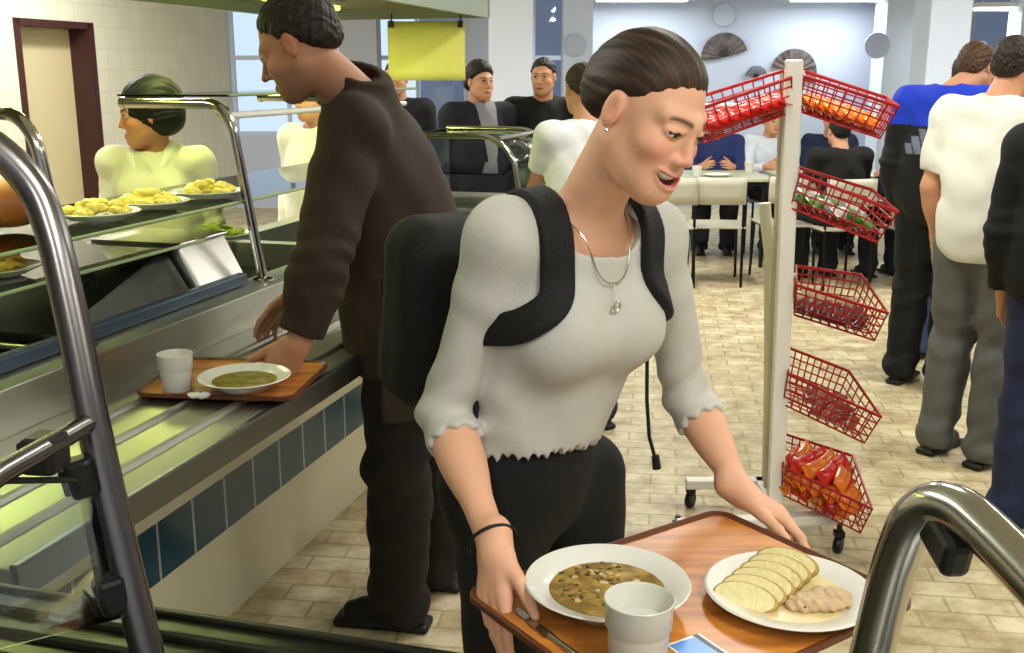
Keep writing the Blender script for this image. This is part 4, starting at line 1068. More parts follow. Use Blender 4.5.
m = MB(); hbox(m, .03, LH-.03, .025, .955, .05, .07); m.build('hood_lining', hu, hood, smooth=False)
m = MB()
for s_ in (.4, 2.2, 4.0):
    for w in (.1, .88): m.tube([hpt(s_, w, .3), hpt(s_, w, CEIL-1.842)], .012, 8)
m.build('hanger_rod', hm, hood)
MB().lathe([(.010, -.005), (.010, .002), (0, .002)], hpt(-.001, .06, .085), 10, np.array([CX, (0, 0, 1), -CD])).build('bolt', steel_dark, hood)
MB().tube(arc([hpt(2.55, .93, 0), hpt(2.55, .93, -.035), hpt(2.55, .93, -.05), hpt(2.55, .91, -.05), hpt(2.55, .91, -.035)], .01), .005, 6).build('hook', steel_dark, hood)
htube = mat('hood_tube_glow', (1, 1, .6), .5, emit=(.92, 1., .40), estr=3.)
for s_ in (1.0, 2.1, 3.2):
    t = empty('hood_lamp', hpt(s_, .55, .05), 'yellow-green strip lamp under the extractor hood', 'lamp', 'strip lamps under the hood')
    m = MB(); hbox(m, s_-.38, s_+.38, .52, .58, .03, .05); m.build('lamp_housing', house, t, smooth=False)
    MB().tube([hpt(s_-.36, .55, .02), hpt(s_+.36, .55, .02)], .011, 8).build('lamp_tube', htube, t)
    l = bpy.data.lights.new('hood_light', 'AREA'); l.energy = HOODP; l.color = (.90, 1., .30); l.shape = 'RECTANGLE'; l.size = .06; l.size_y = .72
    lo = bpy.data.objects.new('hood_light', l); COL.objects.link(lo); p = hpt(s_, .55, .005); lo.location = p; lo.rotation_euler = (0, 0, -math.atan2(.28, 1))
# yellow sheet clipped to the hood's end
sg = empty('paper_sign', (-.435, 5.55, 1.68), 'blank bright yellow paper sheet hanging from the hood with dark clips', 'sign')
ym = mat('yellow_paper', (.95, .93, .50), .7)
m = MB(); n = 14; g = []
for j in range(n+1):
    x = -.632+.393*j/n; g.append([m.bm.verts.new((x, 5.53+.010*math.sin(j*.5)*(1-k/6)+.006*k/6, 1.822-.010*(j/n)*0-.292*k/6)) for k in range(7)])
for j in range(n):
    for k in range(6): m.bm.faces.new((g[j][k], g[j][k+1], g[j+1][k+1], g[j+1][k]))
o = m.build('paper_sheet', ym, sg); o.modifiers.new('s', 'SOLIDIFY').thickness = .0012
for x in (-.612, -.262):
    MB().box((x, 5.522, 1.808), (.026, .018, .034), None, .003).tube([(x, 5.535, 1.82), (x, 5.56, 1.86)], .004, 6).build('clip', mat('dark_clip', (.20, .17, .10), .5), sg, smooth=False)
# ------------------------------------------------------------------ trays, crockery, food
china = mat('white_china', (.86, .86, .83), .18, spec=.6)
def wood_mat():
    m = mat('orange_wood_laminate', (.66, .38, .16), .32, spec=.5); nt, b = nodes(m)
    tc = nt.nodes.new('ShaderNodeTexCoord'); mp = nt.nodes.new('ShaderNodeMapping'); mp.inputs['Scale'].default_value = (1.2, 14, 4)
    nt.links.new(tc.outputs['Object'], mp.inputs['Vector'])
    n = nt.nodes.new('ShaderNodeTexNoise'); n.inputs['Scale'].default_value = 2.5; n.inputs['Detail'].default_value = 6; n.inputs['Distortion'].default_value = .6; nt.links.new(mp.outputs['Vector'], n.inputs['Vector'])
    cr = nt.nodes.new('ShaderNodeValToRGB'); e = cr.color_ramp.elements
    e[0].position = .32; e[0].color = (*lin((.58, .33, .10)), 1); e[1].position = .68; e[1].color = (*lin((.82, .54, .24)), 1)
    nt.links.new(n.outputs['Fac'], cr.inputs['Fac']); nt.links.new(cr.outputs['Color'], b.inputs['Base Color']); return m
wood = wood_mat(); wood_edge = mat('tray_edge_brown', (.36, .19, .09), .45)
def tray(name, lab, c, ux, w, d, rad=.035):
    """flat board with rounded corners and a slightly raised lip"""
    ux = nrm(ux); uy = np.cross((0, 0, 1), ux); ang = math.atan2(ux[1], ux[0])
    t = empty(name, c, lab, 'tray', rot=(0, 0, ang)); c = np.array(c, float)
    def outline(ins, z):
        out = []
        for (sx, sy, a0) in ((1, 1, 0), (-1, 1, 90), (-1, -1, 180), (1, -1, 270)):
            for a in np.linspace(a0, a0+90, 8):
                q = math.radians(a); r = max(rad-ins, .008)
                out.append(c+ux*(sx*(w/2-ins-r)+r*math.cos(q))+uy*(sy*(d/2-ins-r)+r*math.sin(q))+V3(0, 0, z))
        return out
    m = MB(); prof = [(.006, 0), (0, .004), (0, .012), (.004, .013), (.012, .008)]
    rings = [[m.bm.verts.new(p) for p in outline(i, z)] for i, z in prof]; N = len(rings[0])
    for A, B in zip(rings, rings[1:]):
        for j in range(N): m.bm.faces.new((A[j], A[(j+1) % N], B[(j+1) % N], B[j]))
    m.bm.faces.new(rings[0][::-1]); m.build('tray_rim', wood_edge, t)
    m = MB(); ring = [m.bm.verts.new(p) for p in outline(.011, .0084)]; bot = [m.bm.verts.new(p) for p in outline(.011, .004)]
    m.bm.faces.new(ring); m.bm.faces.new(bot[::-1])
    for j in range(N): m.bm.faces.new((bot[j], bot[(j+1) % N], ring[(j+1) % N], ring[j]))
    m.build('tray_surface', wood, t, smooth=False); return t
WC, WD = .495, .375
tcen = TRAY_L+TRAY_U*WC/2+TRAY_V*WD/2; TZ = .875+.0085
TCZ = V3(tcen[0], tcen[1], .862)
tray('tray', 'orange-brown wood tray held by the woman, carrying soup, dumplings and a cup', TCZ, TRAY_U, WC, WD, .032); TZ = .862+.0085
def plate_prof(R, h, well, depth):
    return [(0, .004), (well*.8, .002), (well, 0), (well*1.05, .003), (R*.97, h-.003), (R, h), (R-.003, h+.002), (well*1.08, depth+.006), (well*.98, depth), (0, depth)]
def dish(name, lab, c, R, h, well, depth, cat='plate', mt=None):
    g = empty(name, c, lab, cat); MB().lathe(plate_prof(R, h, well, depth), c, 56).build('dish', mt or china, g); return g
def rand_blob(mb, c, r, sq=.6, seed=0, n=2):
    rg = random.Random(seed); b0 = len(mb.bm.verts)
    r_ = bmesh.ops.create_icosphere(mb.bm, subdivisions=n, radius=1)
    a, b_, ph = rg.uniform(2, 4), rg.uniform(2, 4), rg.uniform(0, 6)
    for v in r_['verts']:
        q = v.co.copy(); k = 1+.18*math.sin(a*q.x+ph)+.15*math.sin(b_*q.y*1.3+ph*2)+.1*math.sin(5*q.z+q.x*3)
        v.co = Vector((c[0]+q.x*r[0]*k, c[1]+q.y*r[1]*k, c[2]+q.z*r[2]*k))
    return mb
# soup plate
SB = V3(.126, 1.270, TZ)
sp = empty('soup_plate', SB, 'deep white soup plate with lentil soup on the held tray', 'plate')
MB().lathe([(0, .003), (.045, .003), (.05, 0), (.054, .002), (.075, .022), (.107, .038), (.1095, .0395), (.108, .0415), (.078, .029), (.066, .012), (.05, .007), (0, .006)], SB, 64).build('dish', china, sp)
def soup_mat(name, c1, c2):
    m = mat(name, c1, .12, spec=.6); nt, b = nodes(m); tc = nt.nodes.new('ShaderNodeTexCoord')
    n = nt.nodes.new('ShaderNodeTexNoise'); n.inputs['Scale'].default_value = 45; n.inputs['Detail'].default_value = 4; nt.links.new(tc.outputs['Object'], n.inputs['Vector'])
    cr = nt.nodes.new('ShaderNodeValToRGB'); e = cr.color_ramp.elements; e[0].position = .4; e[0].color = (*lin(c1), 1); e[1].position = .65; e[1].color = (*lin(c2), 1)
    nt.links.new(n.outputs['Fac'], cr.inputs['Fac']); nt.links.new(cr.outputs['Color'], b.inputs['Base Color'])
    bp = nt.nodes.new('ShaderNodeBump'); bp.inputs['Strength'].default_value = .3; bp.inputs['Distance'].default_value = .003; nt.links.new(n.outputs['Fac'], bp.inputs['Height']); nt.links.new(bp.outputs['Normal'], b.inputs['Normal']); return m
so = empty('lentil_soup', SB+V3(0, 0, .02), 'brown-green lentil soup with chopped pieces in the deep white plate', 'soup')
MB().lathe([(0, .010), (.058, .012), (.0765, .0285), (0, .0287)], SB, 48).build('broth', soup_mat('lentil_broth', (.48, .36, .11), (.66, .54, .24)), so)
lm = [mat('lentil_bit', (.42, .36, .16), .4), mat('soup_bread_bit', (.74, .66, .44), .5), mat('dark_lentil', (.25, .20, .09), .4)]
rg = random.Random(3)
for k, m_ in enumerate(lm):
    m = MB()
    for i in range((46, 16, 30)[k]):
        a = rg.uniform(0, 6.28); r = .07*math.sqrt(rg.random())*.9; s = rg.uniform(.0022, .0042)*(1.25 if k == 1 else 1)
        rand_blob(m, SB+V3(r*math.cos(a)-.006, r*math.sin(a)+.012, .0285), (s*1.2, s, s*.6), seed=i, n=1)
    o = m.build('soup_garnish', m_, so); o['kind'] = 'stuff'
# dumpling plate
DB = V3(.372, 1.286, TZ)
dp = dish('dinner_plate', 'flat white dinner plate with sliced dumplings and meat on the held tray', DB, .113, .020, .072, .006)
sauce = empty('cream_sauce', DB+V3(0, 0, .008), 'pale cream sauce pooled across the white dinner plate', 'sauce')
m = MB(); N = 48; zs = [(0, .0125), (.55, .0125), (.85, .0115), (1, .0085)]
rings = []
for q, z in zs[1:]:
    ring = []
    for j in range(N):
        a = 2*math.pi*j/N; R_ = .087+.006*math.sin(3*a+1)+.004*math.sin(7*a)
        ring.append(m.bm.verts.new(DB+V3(.008+R_*q*math.cos(a), -.002+R_*q*.95*math.sin(a), z+(.003 if q > .9 else 0))))
    rings.append(ring)
m.bm.faces.new(rings[0])
for A, B in zip(rings, rings[1:]):
    for j in range(N): m.bm.faces.new((A[j], A[(j+1) % N], B[(j+1) % N], B[j]))
m.build('sauce_pool', mat('cream_sauce_tan', (.82, .75, .55), .25, var=.08, vscale=40), sauce)
dm_in = mat('dumpling_crumb', (.90, .86, .64), .7, bump=.35, bscale=140, var=.05, vscale=60); dm_ed = mat('dumpling_skin', (.66, .54, .26), .5)
names = ['dumpling slice lying flattest at the near left end of the fan', 'second dumpling slice from the near left end', 'third dumpling slice in the fan on the dinner plate', 'fourth dumpling slice in the fan on the dinner plate', 'fifth dumpling slice, second from the far end', 'dumpling slice standing at the far end of the fan']
for i, lab in enumerate(names):
    c = DB+V3(-.064+.0150*i, -.024+.0165*i, .018+.0020*i); long_ = nrm(V3(.82, -.50, 0)); tilt = nrm(V3(-.45, -.62, .66-.03*i)); sd = np.cross(tilt, long_)
    g = empty('dumpling_slice', c, lab, 'dumpling', 'dumpling slices on the dinner plate')
    m = MB(); n = 28; rings = []
    for (o, sc_) in ((-.0055, .90), (-.0035, 1.), (.0035, 1.), (.0055, .90)):
        rings.append([m.bm.verts.new(c+long_*.044*sc_*math.cos(q)+sd*.0205*sc_*math.sin(q)+tilt*o) for q in np.arange(n)*2*math.pi/n])
    for A, B in zip(rings, rings[1:]):
        for j in range(n): m.bm.faces.new((A[j], A[(j+1) % n], B[(j+1) % n], B[j]))
    m.bm.faces.new(rings[0][::-1]); m.build('crust', dm_ed, g)
    m = MB(); m.bm.faces.new([m.bm.verts.new(p) for p in [c+long_*.0405*math.cos(q)+sd*.0185*math.sin(q)+tilt*.0054 for q in np.arange(n)*2*math.pi/n]])
    m.bm.faces.new([m.bm.verts.new(p) for p in [c+long_*.0405*math.cos(q)+sd*.0185*math.sin(q)+tilt*.0062 for q in np.arange(n)*2*math.pi/n]]); m.build('crumb', dm_in, g)
me_ = empty('meat_slice', DB+V3(.03, -.03, .012), 'pinkish-grey meat slices under cream sauce at the near right of the dinner plate', 'meat')
S = Sdf(); S.u(el(DB+V3(.030, -.032, .017), (.042, .022, .008)), .004); S.u(el(DB+V3(.050, -.012, .018), (.030, .020, .007)), .006); S.u(el(DB+V3(.012, -.040, .016), (.026, .014, .006)), .006); S.disp = lambda P: noise_w(P, .0022, 8.)
sdf_obj('meat', S, DB-.08, DB+.12, .0016, mat('braised_meat', (.72, .61, .45), .45, bump=.3, bscale=150, var=.2, vscale=90), me_)
m = MB()
for i in range(9): rand_blob(m, DB+V3(.006+.009*rg.random()*2, -.052+.008*rg.random(), .018), (.004, .003, .003), seed=i, n=1)
m.build('herb_bits', mat('dark_herb', (.36, .27, .14), .5), me_)
# cup
def cup(lab, c, s, mt, water=True):
    g = empty('cup', c, lab, 'cup'); prof = [(0, .004), (.026, .004), (.030, 0), (.0325, .003), (.0345, .045), (.0355, .050), (.0375, .053), (.0385, .080), (.0395, .084), (.0385, .085), (.0365, .082), (.0345, .050), (.0285, .010), (0, .008)]
    MB().lathe([(r*s, z*s) for r, z in prof], c, 48).build('cup_body', mt, g)
    if water: MB().lathe([(0, .055*s), (.0343*s, .055*s), (0, .0556*s)], c, 40).build('drink', mat('pale_drink', (.80, .81, .78), .05), g)
    return g
cup('white stackable cup with a pale drink on the held tray, nearest the camera', V3(.150, 1.128, TZ), 1.06, mat('cup_plastic', (.80, .80, .76), .3))
# card and knife
cd = empty('student_card', V3(.240, 1.190, TZ), 'blue plastic card with a black stripe on the held tray', 'card')
u = nrm(V3(.86, .51, 0)); v = np.cross((0, 0, 1), u); Mcard = np.array([u, v, (0, 0, 1)])
cc = V3(.236, 1.152, TZ+.0006)
MB().box(cc, (.054, .086, .0010), Mcard).build('card_border', mat('card_white', (.92, .92, .90), .3), cd, smooth=False)
MB().box(cc+V3(0, 0, .0007)-v*.0-u*.004, (.040, .078, .0005), Mcard).build('blue_face', mat('card_blue', (.33, .58, .88), .3), cd, smooth=False)
MB().box(cc+V3(0, 0, .0007)+u*.0195, (.0075, .086, .0006), Mcard).build('black_stripe', mat('card_black', (.03, .03, .03), .35), cd, smooth=False)
kn = empty('knife', V3(.045, 1.23, TZ), 'steel table knife lying left of the soup plate on the held tray', 'knife')
a, b = V3(.004, 1.262, TZ+.003), V3(.092, 1.125, TZ+.003); kd = nrm(b-a); ks = np.cross((0, 0, 1), kd)
m = MB(); m.poly([a+ks*.006, a-ks*.003, a+kd*.08-ks*.008, a+kd*.08+ks*.007], .0015); m.build('blade', chrome, kn, smooth=False)
MB().tube([a+kd*.08, a+kd*.10, b], [.0045, .004, .0055], 10).build('handle', chrome, kn)
# the man's tray on the rail
mt_c = V3(-.645, 2.36, .8625)
tray('tray', 'brown tray on the counter rail in front of the man in the brown jacket', mt_c, nrm(V3(.96, -.10, 0)), .37, .31, .04); MZ = .8625+.0085
mb_ = V3(-.600, 2.262, MZ)
g = empty('soup_plate', mb_, 'soup plate with greenish broth on the tray beside the counter', 'plate')
MB().lathe([(0, .003), (.042, .003), (.047, 0), (.052, .002), (.070, .018), (.100, .032), (.103, .0335), (.101, .035), (.073, .024), (.06, .010), (.045, .006), (0, .005)], mb_, 56).build('dish', china, g)
so = empty('soup', mb_+V3(0, 0, .015), 'thin greenish-brown soup in the plate on the counter tray', 'soup'); MB().lathe([(0, .008), (.055, .010), (.0715, .0235), (0, .0237)], mb_, 40).build('broth', soup_mat('thin_broth', (.45, .42, .14), (.55, .50, .20)), so)
cup('white stackable cup on the tray beside the counter', V3(-.752, 2.262, MZ), 1.0, mat('cup_plastic', (.80, .80, .76), .3))
g = empty('napkin', V3(-.69, 2.205, MZ), 'small white crumpled napkin between the cup and plate on the counter tray', 'napkin')
S = Sdf(); S.u(el(V3(-.690, 2.205, MZ+.006), (.022, .012, .006)), .01); S.u(el(V3(-.675, 2.198, MZ+.007), (.016, .011, .008)), .004); S.disp = lambda P: noise_w(P, .003, 6.)
sdf_obj('paper', S, V3(-.75, 2.15, MZ-.01), V3(-.63, 2.25, MZ+.04), .002, mat('white_paper', (.92, .92, .88), .8), g)
# plates of yellow food on the glass shelves
pasta = mat('yellow_pasta', (.93, .86, .42), .5, var=.15, vscale=50)
def food_plate(lab, c, R, seed, cat='plate', mt=None, n=26):
    g = empty('plate', c, lab, cat); MB().lathe(plate_prof(R, .018, R*.65, .006), c, 40).build('dish', china, g)
    f = empty('plated_food', c+V3(0, 0, .01), lab.replace('plate of', 'heap of').replace('plate with', 'heap of food on the plate with'), 'food')
    m = MB(); r_ = random.Random(seed)
    for i in range(n):
        a = r_.uniform(0, 6.28); q = R*.62*math.sqrt(r_.random()); z = .016+.035*(1-(q/(R*.7))**2)*r_.random()
        rand_blob(m, c+V3(q*math.cos(a), q*math.sin(a), z), (r_.uniform(.014, .026), r_.uniform(.012, .02), .011), seed=seed*50+i, n=2)
    m.build('heap', mt or pasta, f)
food_plate('plate of yellow shredded food at the left end of the upper glass shelf', cpt(2.56, .70, 1.193), .11, 1)
food_plate('plate of yellow shredded food in the middle of the upper glass shelf', cpt(2.80, .71, 1.193), .11, 2)
food_plate('plate of yellow shredded food right end of the upper glass shelf', cpt(3.07, .70, 1.193), .115, 3)
food_plate('plate of yellow and orange food on the lower glass shelf at the left edge', cpt(2.28, .78, 1.093), .105, 4, mt=mat('yellow_orange_food', (.93, .76, .36), .5, var=.25, vscale=40))
food_plate('plate of green and orange salad behind the steel container', cpt(3.32, .82, 1.02), .11, 6, mt=mat('green_orange_salad', (.66, .70, .30), .5, var=.35, vscale=25))
S = Sdf(); bc = cpt(2.36, .80, 1.193); S.u(el(bc+V3(0, 0, .062), (.10, .10, .062)), .01); S.keep(plane(bc+V3(0, 0, .002), (0, 0, -1)))
g = empty('bread_loaf', bc, 'round orange-brown loaf at the left edge behind the dark tube', 'bread')
sdf_obj('loaf', S, bc-.2, bc+.25, .006, mat('orange_brown_crust', (.66, .40, .18), .5, var=.2, vscale=20), g)
# ------------------------------------------------------------------ snack rack
wire = mat('red_wire', (.66, .10, .11), .4); white_post = mat('white_rack_paint', (.93, .92, .89), .45)
rk = empty('snack_rack', (.9, 3.36, 0), 'white wheeled rack carrying tilted red wire baskets of snacks', 'rack')
MB().box((.886, 3.35, .84), (.052, .035, 1.53), frame((-.0178, 0, 1), (0, 1, 0))[[2, 0, 1]]*0+np.array([(1, 0, .0177), (0, 1, 0), (-.0177, 0, 1)]), .006).build('post', white_post, rk, smooth=False)
MB().box((.912, 3.55, .83), (.032, .03, 1.48), np.array([(1, 0, .0177), (0, 1, 0), (-.0177, 0, 1)]), .005).build('post', mat('beige_rack_paint', (.78, .74, .64), .45), rk, smooth=False)
MB().tube([(.898, 3.62, 1.0), (.872, 3.61, 1.10), (.868, 3.61, 1.13), (.900, 3.62, .95), (.925, 3.62, .5), (.939, 3.62, .09)][3:][::-1]+[(.872, 3.61, 1.10), (.869, 3.61, 1.13)], .021, 12).build('push_handle', mat('cream_tube', (.88, .87, .78), .4), rk)
m = MB(); m.box((.83, 3.29, .095), (.56, .05, .035), frame((-.13, 1, 0), (0, 0, 1)), .005); m.box((.92, 3.45, .095), (.05, .42, .035), None, .005); m.box((.90, 3.63, .095), (.52, .05, .035), None, .005)
m.build('base_frame', white_post, rk, smooth=False)
for x, y in ((.565, 3.325), (1.093, 3.25), (.66, 3.63), (1.14, 3.63)):
    c = MB(); c.lathe([(0, -.013), (.026, -.013), (.030, -.008), (.030, .008), (.026, .013), (0, .013)], (x, y, .030), 20, frame((0, 0, 1), (.85, -.5, 0))).build('caster', blackplastic, rk)
    MB().box((x, y, .068), (.034, .034, .022), None, .004).tube([(x, y, .075), (x, y, .10)], .010, 8).build('caster_fork', blackplastic, rk)
def lerp(a, b, t): return np.array(a, float)*(1-t)+np.array(b, float)*t
def basket(rim, drop, shrink=.90, nx=9, ny=6, nz=4):
    """rim corners: near-left, near-right, far-right, far-left"""
    rim = [np.array(p, float) for p in rim]; c = sum(rim)/4; n = nrm(np.cross(rim[1]-rim[0], rim[3]-rim[0]))
    bot = [c+(p-c)*shrink-n*drop for p in rim]
    m = MB()
    for k in range(1, nz+1):
        t = k/nz; ring = [lerp(rim[i], bot[i], t) for i in range(4)]; m.tube(ring, .0028 if k < nz else .0036, 5, closed=True)
    for i in range(4):
        j = (i+1) % 4; q = nx if i % 2 == 0 else ny
        for s_ in range(q+1): m.tube([lerp(rim[i], rim[j], s_/q), lerp(bot[i], bot[j], s_/q)], .0026, 5)
    for s_ in range(1, nx): m.tube([lerp(bot[0], bot[1], s_/nx), lerp(bot[3], bot[2], s_/nx)], .0026, 5)
    for s_ in range(1, ny): m.tube([lerp(bot[0], bot[3], s_/ny), lerp(bot[1], bot[2], s_/ny)], .0026, 5)
    o = m.build('basket', wire, rk)
    MB().tube(rim, .0055, 8, closed=True).build('basket_rim', wire, o)
    MB().tube([lerp(rim[0], rim[3], .5), V3(.90, 3.42, lerp(rim[0], rim[3], .5)[2])], .008, 8).build('basket_bracket', white_post, o)
    # solid red end band as on the photo's outer ends
    return rim, bot, n
def pouch(name, c, M, size, mt, parent_label, group, cat='snack', seal=True):
    g = empty(name, c, parent_label, cat, group)
    S_ = size; m = MB(); nx, ny = 8, 5; top, botm = [], []
    for i in range(nx+1):
        ra, rb = [], []
        for j in range(ny+1):
            u, v = 2*i/nx-1, 2*j/ny-1; h = (max(0, 1-u**4))**.6*(max(0, 1-v**2))**.5
            p = np.array(c)+M[0]*u*S_[0]/2+M[1]*v*S_[1]/2
            ra.append(m.bm.verts.new(p+M[2]*(h*S_[2]/2+.0006))); rb.append(m.bm.verts.new(p-M[2]*(h*S_[2]/2+.0006)))
        top.append(ra); botm.append(rb)
    for i in range(nx):
        for j in range(ny):
            m.bm.faces.new((top[i][j], top[i+1][j], top[i+1][j+1], top[i][j+1])); m.bm.faces.new((botm[i][j], botm[i][j+1], botm[i+1][j+1], botm[i+1][j]))
    for i in range(nx):
        m.bm.faces.new((top[i][0], botm[i][0], botm[i+1][0], top[i+1][0])); m.bm.faces.new((top[i][ny], top[i+1][ny], botm[i+1][ny], botm[i][ny]))
    for j in range(ny):
        m.bm.faces.new((top[0][j], top[0][j+1], botm[0][j+1], botm[0][j])); m.bm.faces.new((top[nx][j], botm[nx][j], botm[nx][j+1], top[nx][j+1]))
    m.build('wrapper', mt, g)
    if seal:
        for s_ in (1, -1): MB().box(np.array(c)+M[0]*s_*(S_[0]/2+.006), (.014, S_[1]*.96, .0016), M).build('crimped_seal', mt, g, smooth=False)
    return g
def fill(rim, bot, n, cols, group, label, rows, per, size, lift=.02, name='snack_packet', cat='snack', stand=.0, jit=.15, along=True):
    """packets laid in the basket in rows from the near to the far edge; copies of one packet per colour"""
    base = {}
    for r in range(rows):
        for k in range(per):
            s_, t = (k+.5)/per, (r+.5)/rows
            s_ = .06+.88*s_; t = .10+.8*t
            c = lerp(lerp(bot[0], bot[1], s_), lerp(bot[3], bot[2], s_), t)+n*(lift+.004*random.random())
            ex = nrm(rim[1]-rim[0]); ey = np.cross(n, ex); a = random.uniform(-jit, jit)
            e1 = nrm(ey*math.cos(a)+ex*math.sin(a)); e2 = nrm(np.cross(n, e1)*math.cos(stand)+n*math.sin(stand)); M = np.array([e1, e2, np.cross(e1, e2)])
            ci = (r*7+k*3) % len(cols)
            if ci not in base:
                base[ci] = (pouch(name, c, M, size, cols[ci], label, group, cat), np.array(c), M)
            else:
                o, c0, M0 = base[ci]; R3 = M.T@M0
                T = Matrix.Translation(Vector([float(x) for x in c])) @ Matrix([list(map(float, q)) for q in R3]).to_4x4() @ Matrix.Translation(Vector([float(-x) for x in c0]))
                copy_tree(o, T)
foil = lambda nm, c: mat(nm, c, .28, .0, spec=.6, var=.12, vscale=60)
B1 = basket([(.905, 3.33, 1.553), (1.162, 3.22, 1.465), (1.222, 3.50, 1.485), (.945, 3.52, 1.572)], .105)
fill(*B1, [foil('orange_foil', (.93, .52, .10)), foil('amber_foil', (.95, .62, .16)), foil('deep_orange_foil', (.90, .42, .08))], 'orange snack packets in the top right basket', 'orange foil snack packet in the top right red basket', 3, 7, (.085, .042, .038), lift=.030, stand=.5)
B0 = basket([(.54, 3.24, 1.449), (.862, 3.33, 1.550), (.885, 3.52, 1.572), (.58, 3.50, 1.479)], .105)
fill(*B0, [foil('red_foil', (.86, .13, .10)), foil('bright_red_foil', (.90, .20, .14)), foil('dark_red_foil', (.78, .10, .10))], 'red snack packets in the top left basket', 'red foil snack packet in the top left red basket', 3, 8, (.085, .044, .042), lift=.034, stand=.5)
B2 = basket([(.905, 3.32, 1.255), (1.179, 3.20, 1.151), (1.19, 3.48, 1.189), (.945, 3.50, 1.261)], .11)
fill(*B2, [foil('green_foil', (.22, .50, .20)), foil('white_foil', (.88, .88, .84)), foil('clear_grey_wrap', (.62, .60, .58)), foil('light_green_foil', (.45, .62, .34))], 'mixed packets in the second basket', 'small packet in the second red basket with green and white goods', 3, 6, (.085, .045, .035), lift=.035, stand=.4, jit=.5)
B3 = basket([(.915, 3.31, .901), (1.156, 3.15, .846), (1.166, 3.45, .909), (.955, 3.48, .934)], .105)
fill(*B3, [foil('dark_maroon_wrap', (.30, .06, .09)), foil('maroon_wrap', (.46, .10, .13)), foil('beige_wrap', (.74, .62, .48))], 'wrapped bars in the third basket', 'dark red wrapped bar in the third red basket', 3, 6, (.10, .036, .022), lift=.022)
B4 = basket([(.905, 3.31, .605), (1.151, 3.12, .521), (1.15, 3.45, .575), (.955, 3.50, .644)], .115)
fill((B4[0]), [lerp(B4[1][0], B4[1][1], .35), B4[1][1], B4[1][2], lerp(B4[1][3], B4[1][2], .35)], B4[2], [foil('red_brown_wrap', (.52, .18, .15)), foil('rust_wrap', (.60, .30, .20))], 'wrapped bars in the fourth basket', 'red-brown wrapped bar in the nearly empty fourth basket', 3, 4, (.09, .035, .024), lift=.020, jit=.4)
B5 = basket([(.907, 3.31, .282), (1.141, 3.10, .221), (1.187, 3.45, .268), (.960, 3.50, .331)], .115)
lab5 = 'orange and red snack packet piled in the lowest red basket'
fill(*B5, [foil('orange_pack', (.88, .47, .14)), foil('red_pack', (.80, .16, .13)), foil('gold_pack', (.86, .62, .22)), foil('red_orange_pack', (.85, .28, .14))], 'packets piled in the lowest basket', lab5, 3, 5, (.095, .055, .045), lift=.028, stand=.3, jit=.3)
up5 = B5[2]*.045
fill(B5[0], [p+up5 for p in B5[1]], B5[2], [foil('orange_pack', (1, 1, 1)), foil('red_pack', (1, 1, 1)), foil('red_orange_pack', (1, 1, 1))], 'packets piled in the lowest basket', lab5, 3, 5, (.095, .055, .045), lift=.028, stand=.6, jit=.3)
up6 = B5[2]*.088
fill(B5[0], [lerp(p, sum(B5[1])/4, .25)+up6 for p in B5[1]], B5[2], [foil('red_pack', (1, 1, 1)), foil('orange_pack', (1, 1, 1))], 'packets piled in the lowest basket', lab5, 2, 4, (.095, .055, .045), lift=.026, stand=.8, jit=.3)
# ------------------------------------------------------------------ dining tables and chairs
ttop = mat('pale_table_laminate', (.74, .76, .66), .35); tleg = mat('dark_table_leg', (.10, .10, .11), .4, .3)
def table(c, w, d, lab):
    t = empty('dining_table', (c[0], c[1], 0), lab, 'table', 'dining tables')
    MB().box((c[0], c[1], .725), (w, d, .028), None, .004).build('tabletop', ttop, t, smooth=False)
    MB().box((c[0], c[1], .695), (w-.1, d-.1, .032)).build('apron', tleg, t, smooth=False)
    for sx in (1, -1):
        for sy in (1, -1): MB().tube([(c[0]+sx*(w/2-.06), c[1]+sy*(d/2-.06), 0), (c[0]+sx*(w/2-.06), c[1]+sy*(d/2-.06), .71)], .018, 10).build('leg', tleg, t)
table((1.50, 8.95), 1.25, .8, 'pale dining table left of the snack rack'); table((2.85, 8.95), 1.25, .8, 'pale dining table seen behind the snack rack'); table((4.2, 8.95), 1.2, .8, 'pale dining table behind the men at right')
cback = mat('cream_plywood', (.72, .71, .64), .45); cmet = mat('dark_chair_metal', (.07, .07, .08), .35, .5)
def chair(x, y, yaw, lab, group='cream-backed dining chairs'):
    g = empty('dining_chair', (x, y, 0), lab, 'chair', group, rot=None)
    R_ = Matrix.Rotation(yaw, 4, 'Z'); T = Matrix.Translation((x, y, 0)) @ R_
    q = lambda p: np.array(T @ Vector(p))
    MQ = np.array([list((R_ @ Vector(a)))[:3] for a in ((1, 0, 0), (0, 1, 0), (0, 0, 1))])
    MB().box(q((0, 0, .445)), (.40, .40, .018), MQ, .006).build('seat', cback, g, smooth=False)
    m = MB(); nn_ = 8; vs = [[m.bm.verts.new(q((-.19+.38*i/nn_, -.20-.02*math.sin(math.pi*i/nn_), z))) for z in (.62, .69, .76, .82)] for i in range(nn_+1)]
    for i in range(nn_):
        for k in range(3): m.bm.faces.new((vs[i][k], vs[i][k+1], vs[i+1][k+1], vs[i+1][k]))
    o = m.build('backrest', cback, g); o.modifiers.new('s', 'SOLIDIFY').thickness = .012
    for sx in (1, -1):
        MB().tube(arc([q((sx*.18, -.185, .82)), q((sx*.18, -.19, .44)), q((sx*.18, -.23, 0))], .05), .011, 8).build('leg', cmet, g)
        MB().tube([q((sx*.18, .17, .44)), q((sx*.19, .20, 0))], .011, 8).build('leg', cmet, g)
        MB().tube([q((sx*.18, -.19, .43)), q((sx*.18, .17, .43))], .010, 8).build('seat_rail', cmet, g)
    return g
c0 = chair(1.16, 7.95, .1, 'cream-backed chair nearest the woman, at the table left of the rack')
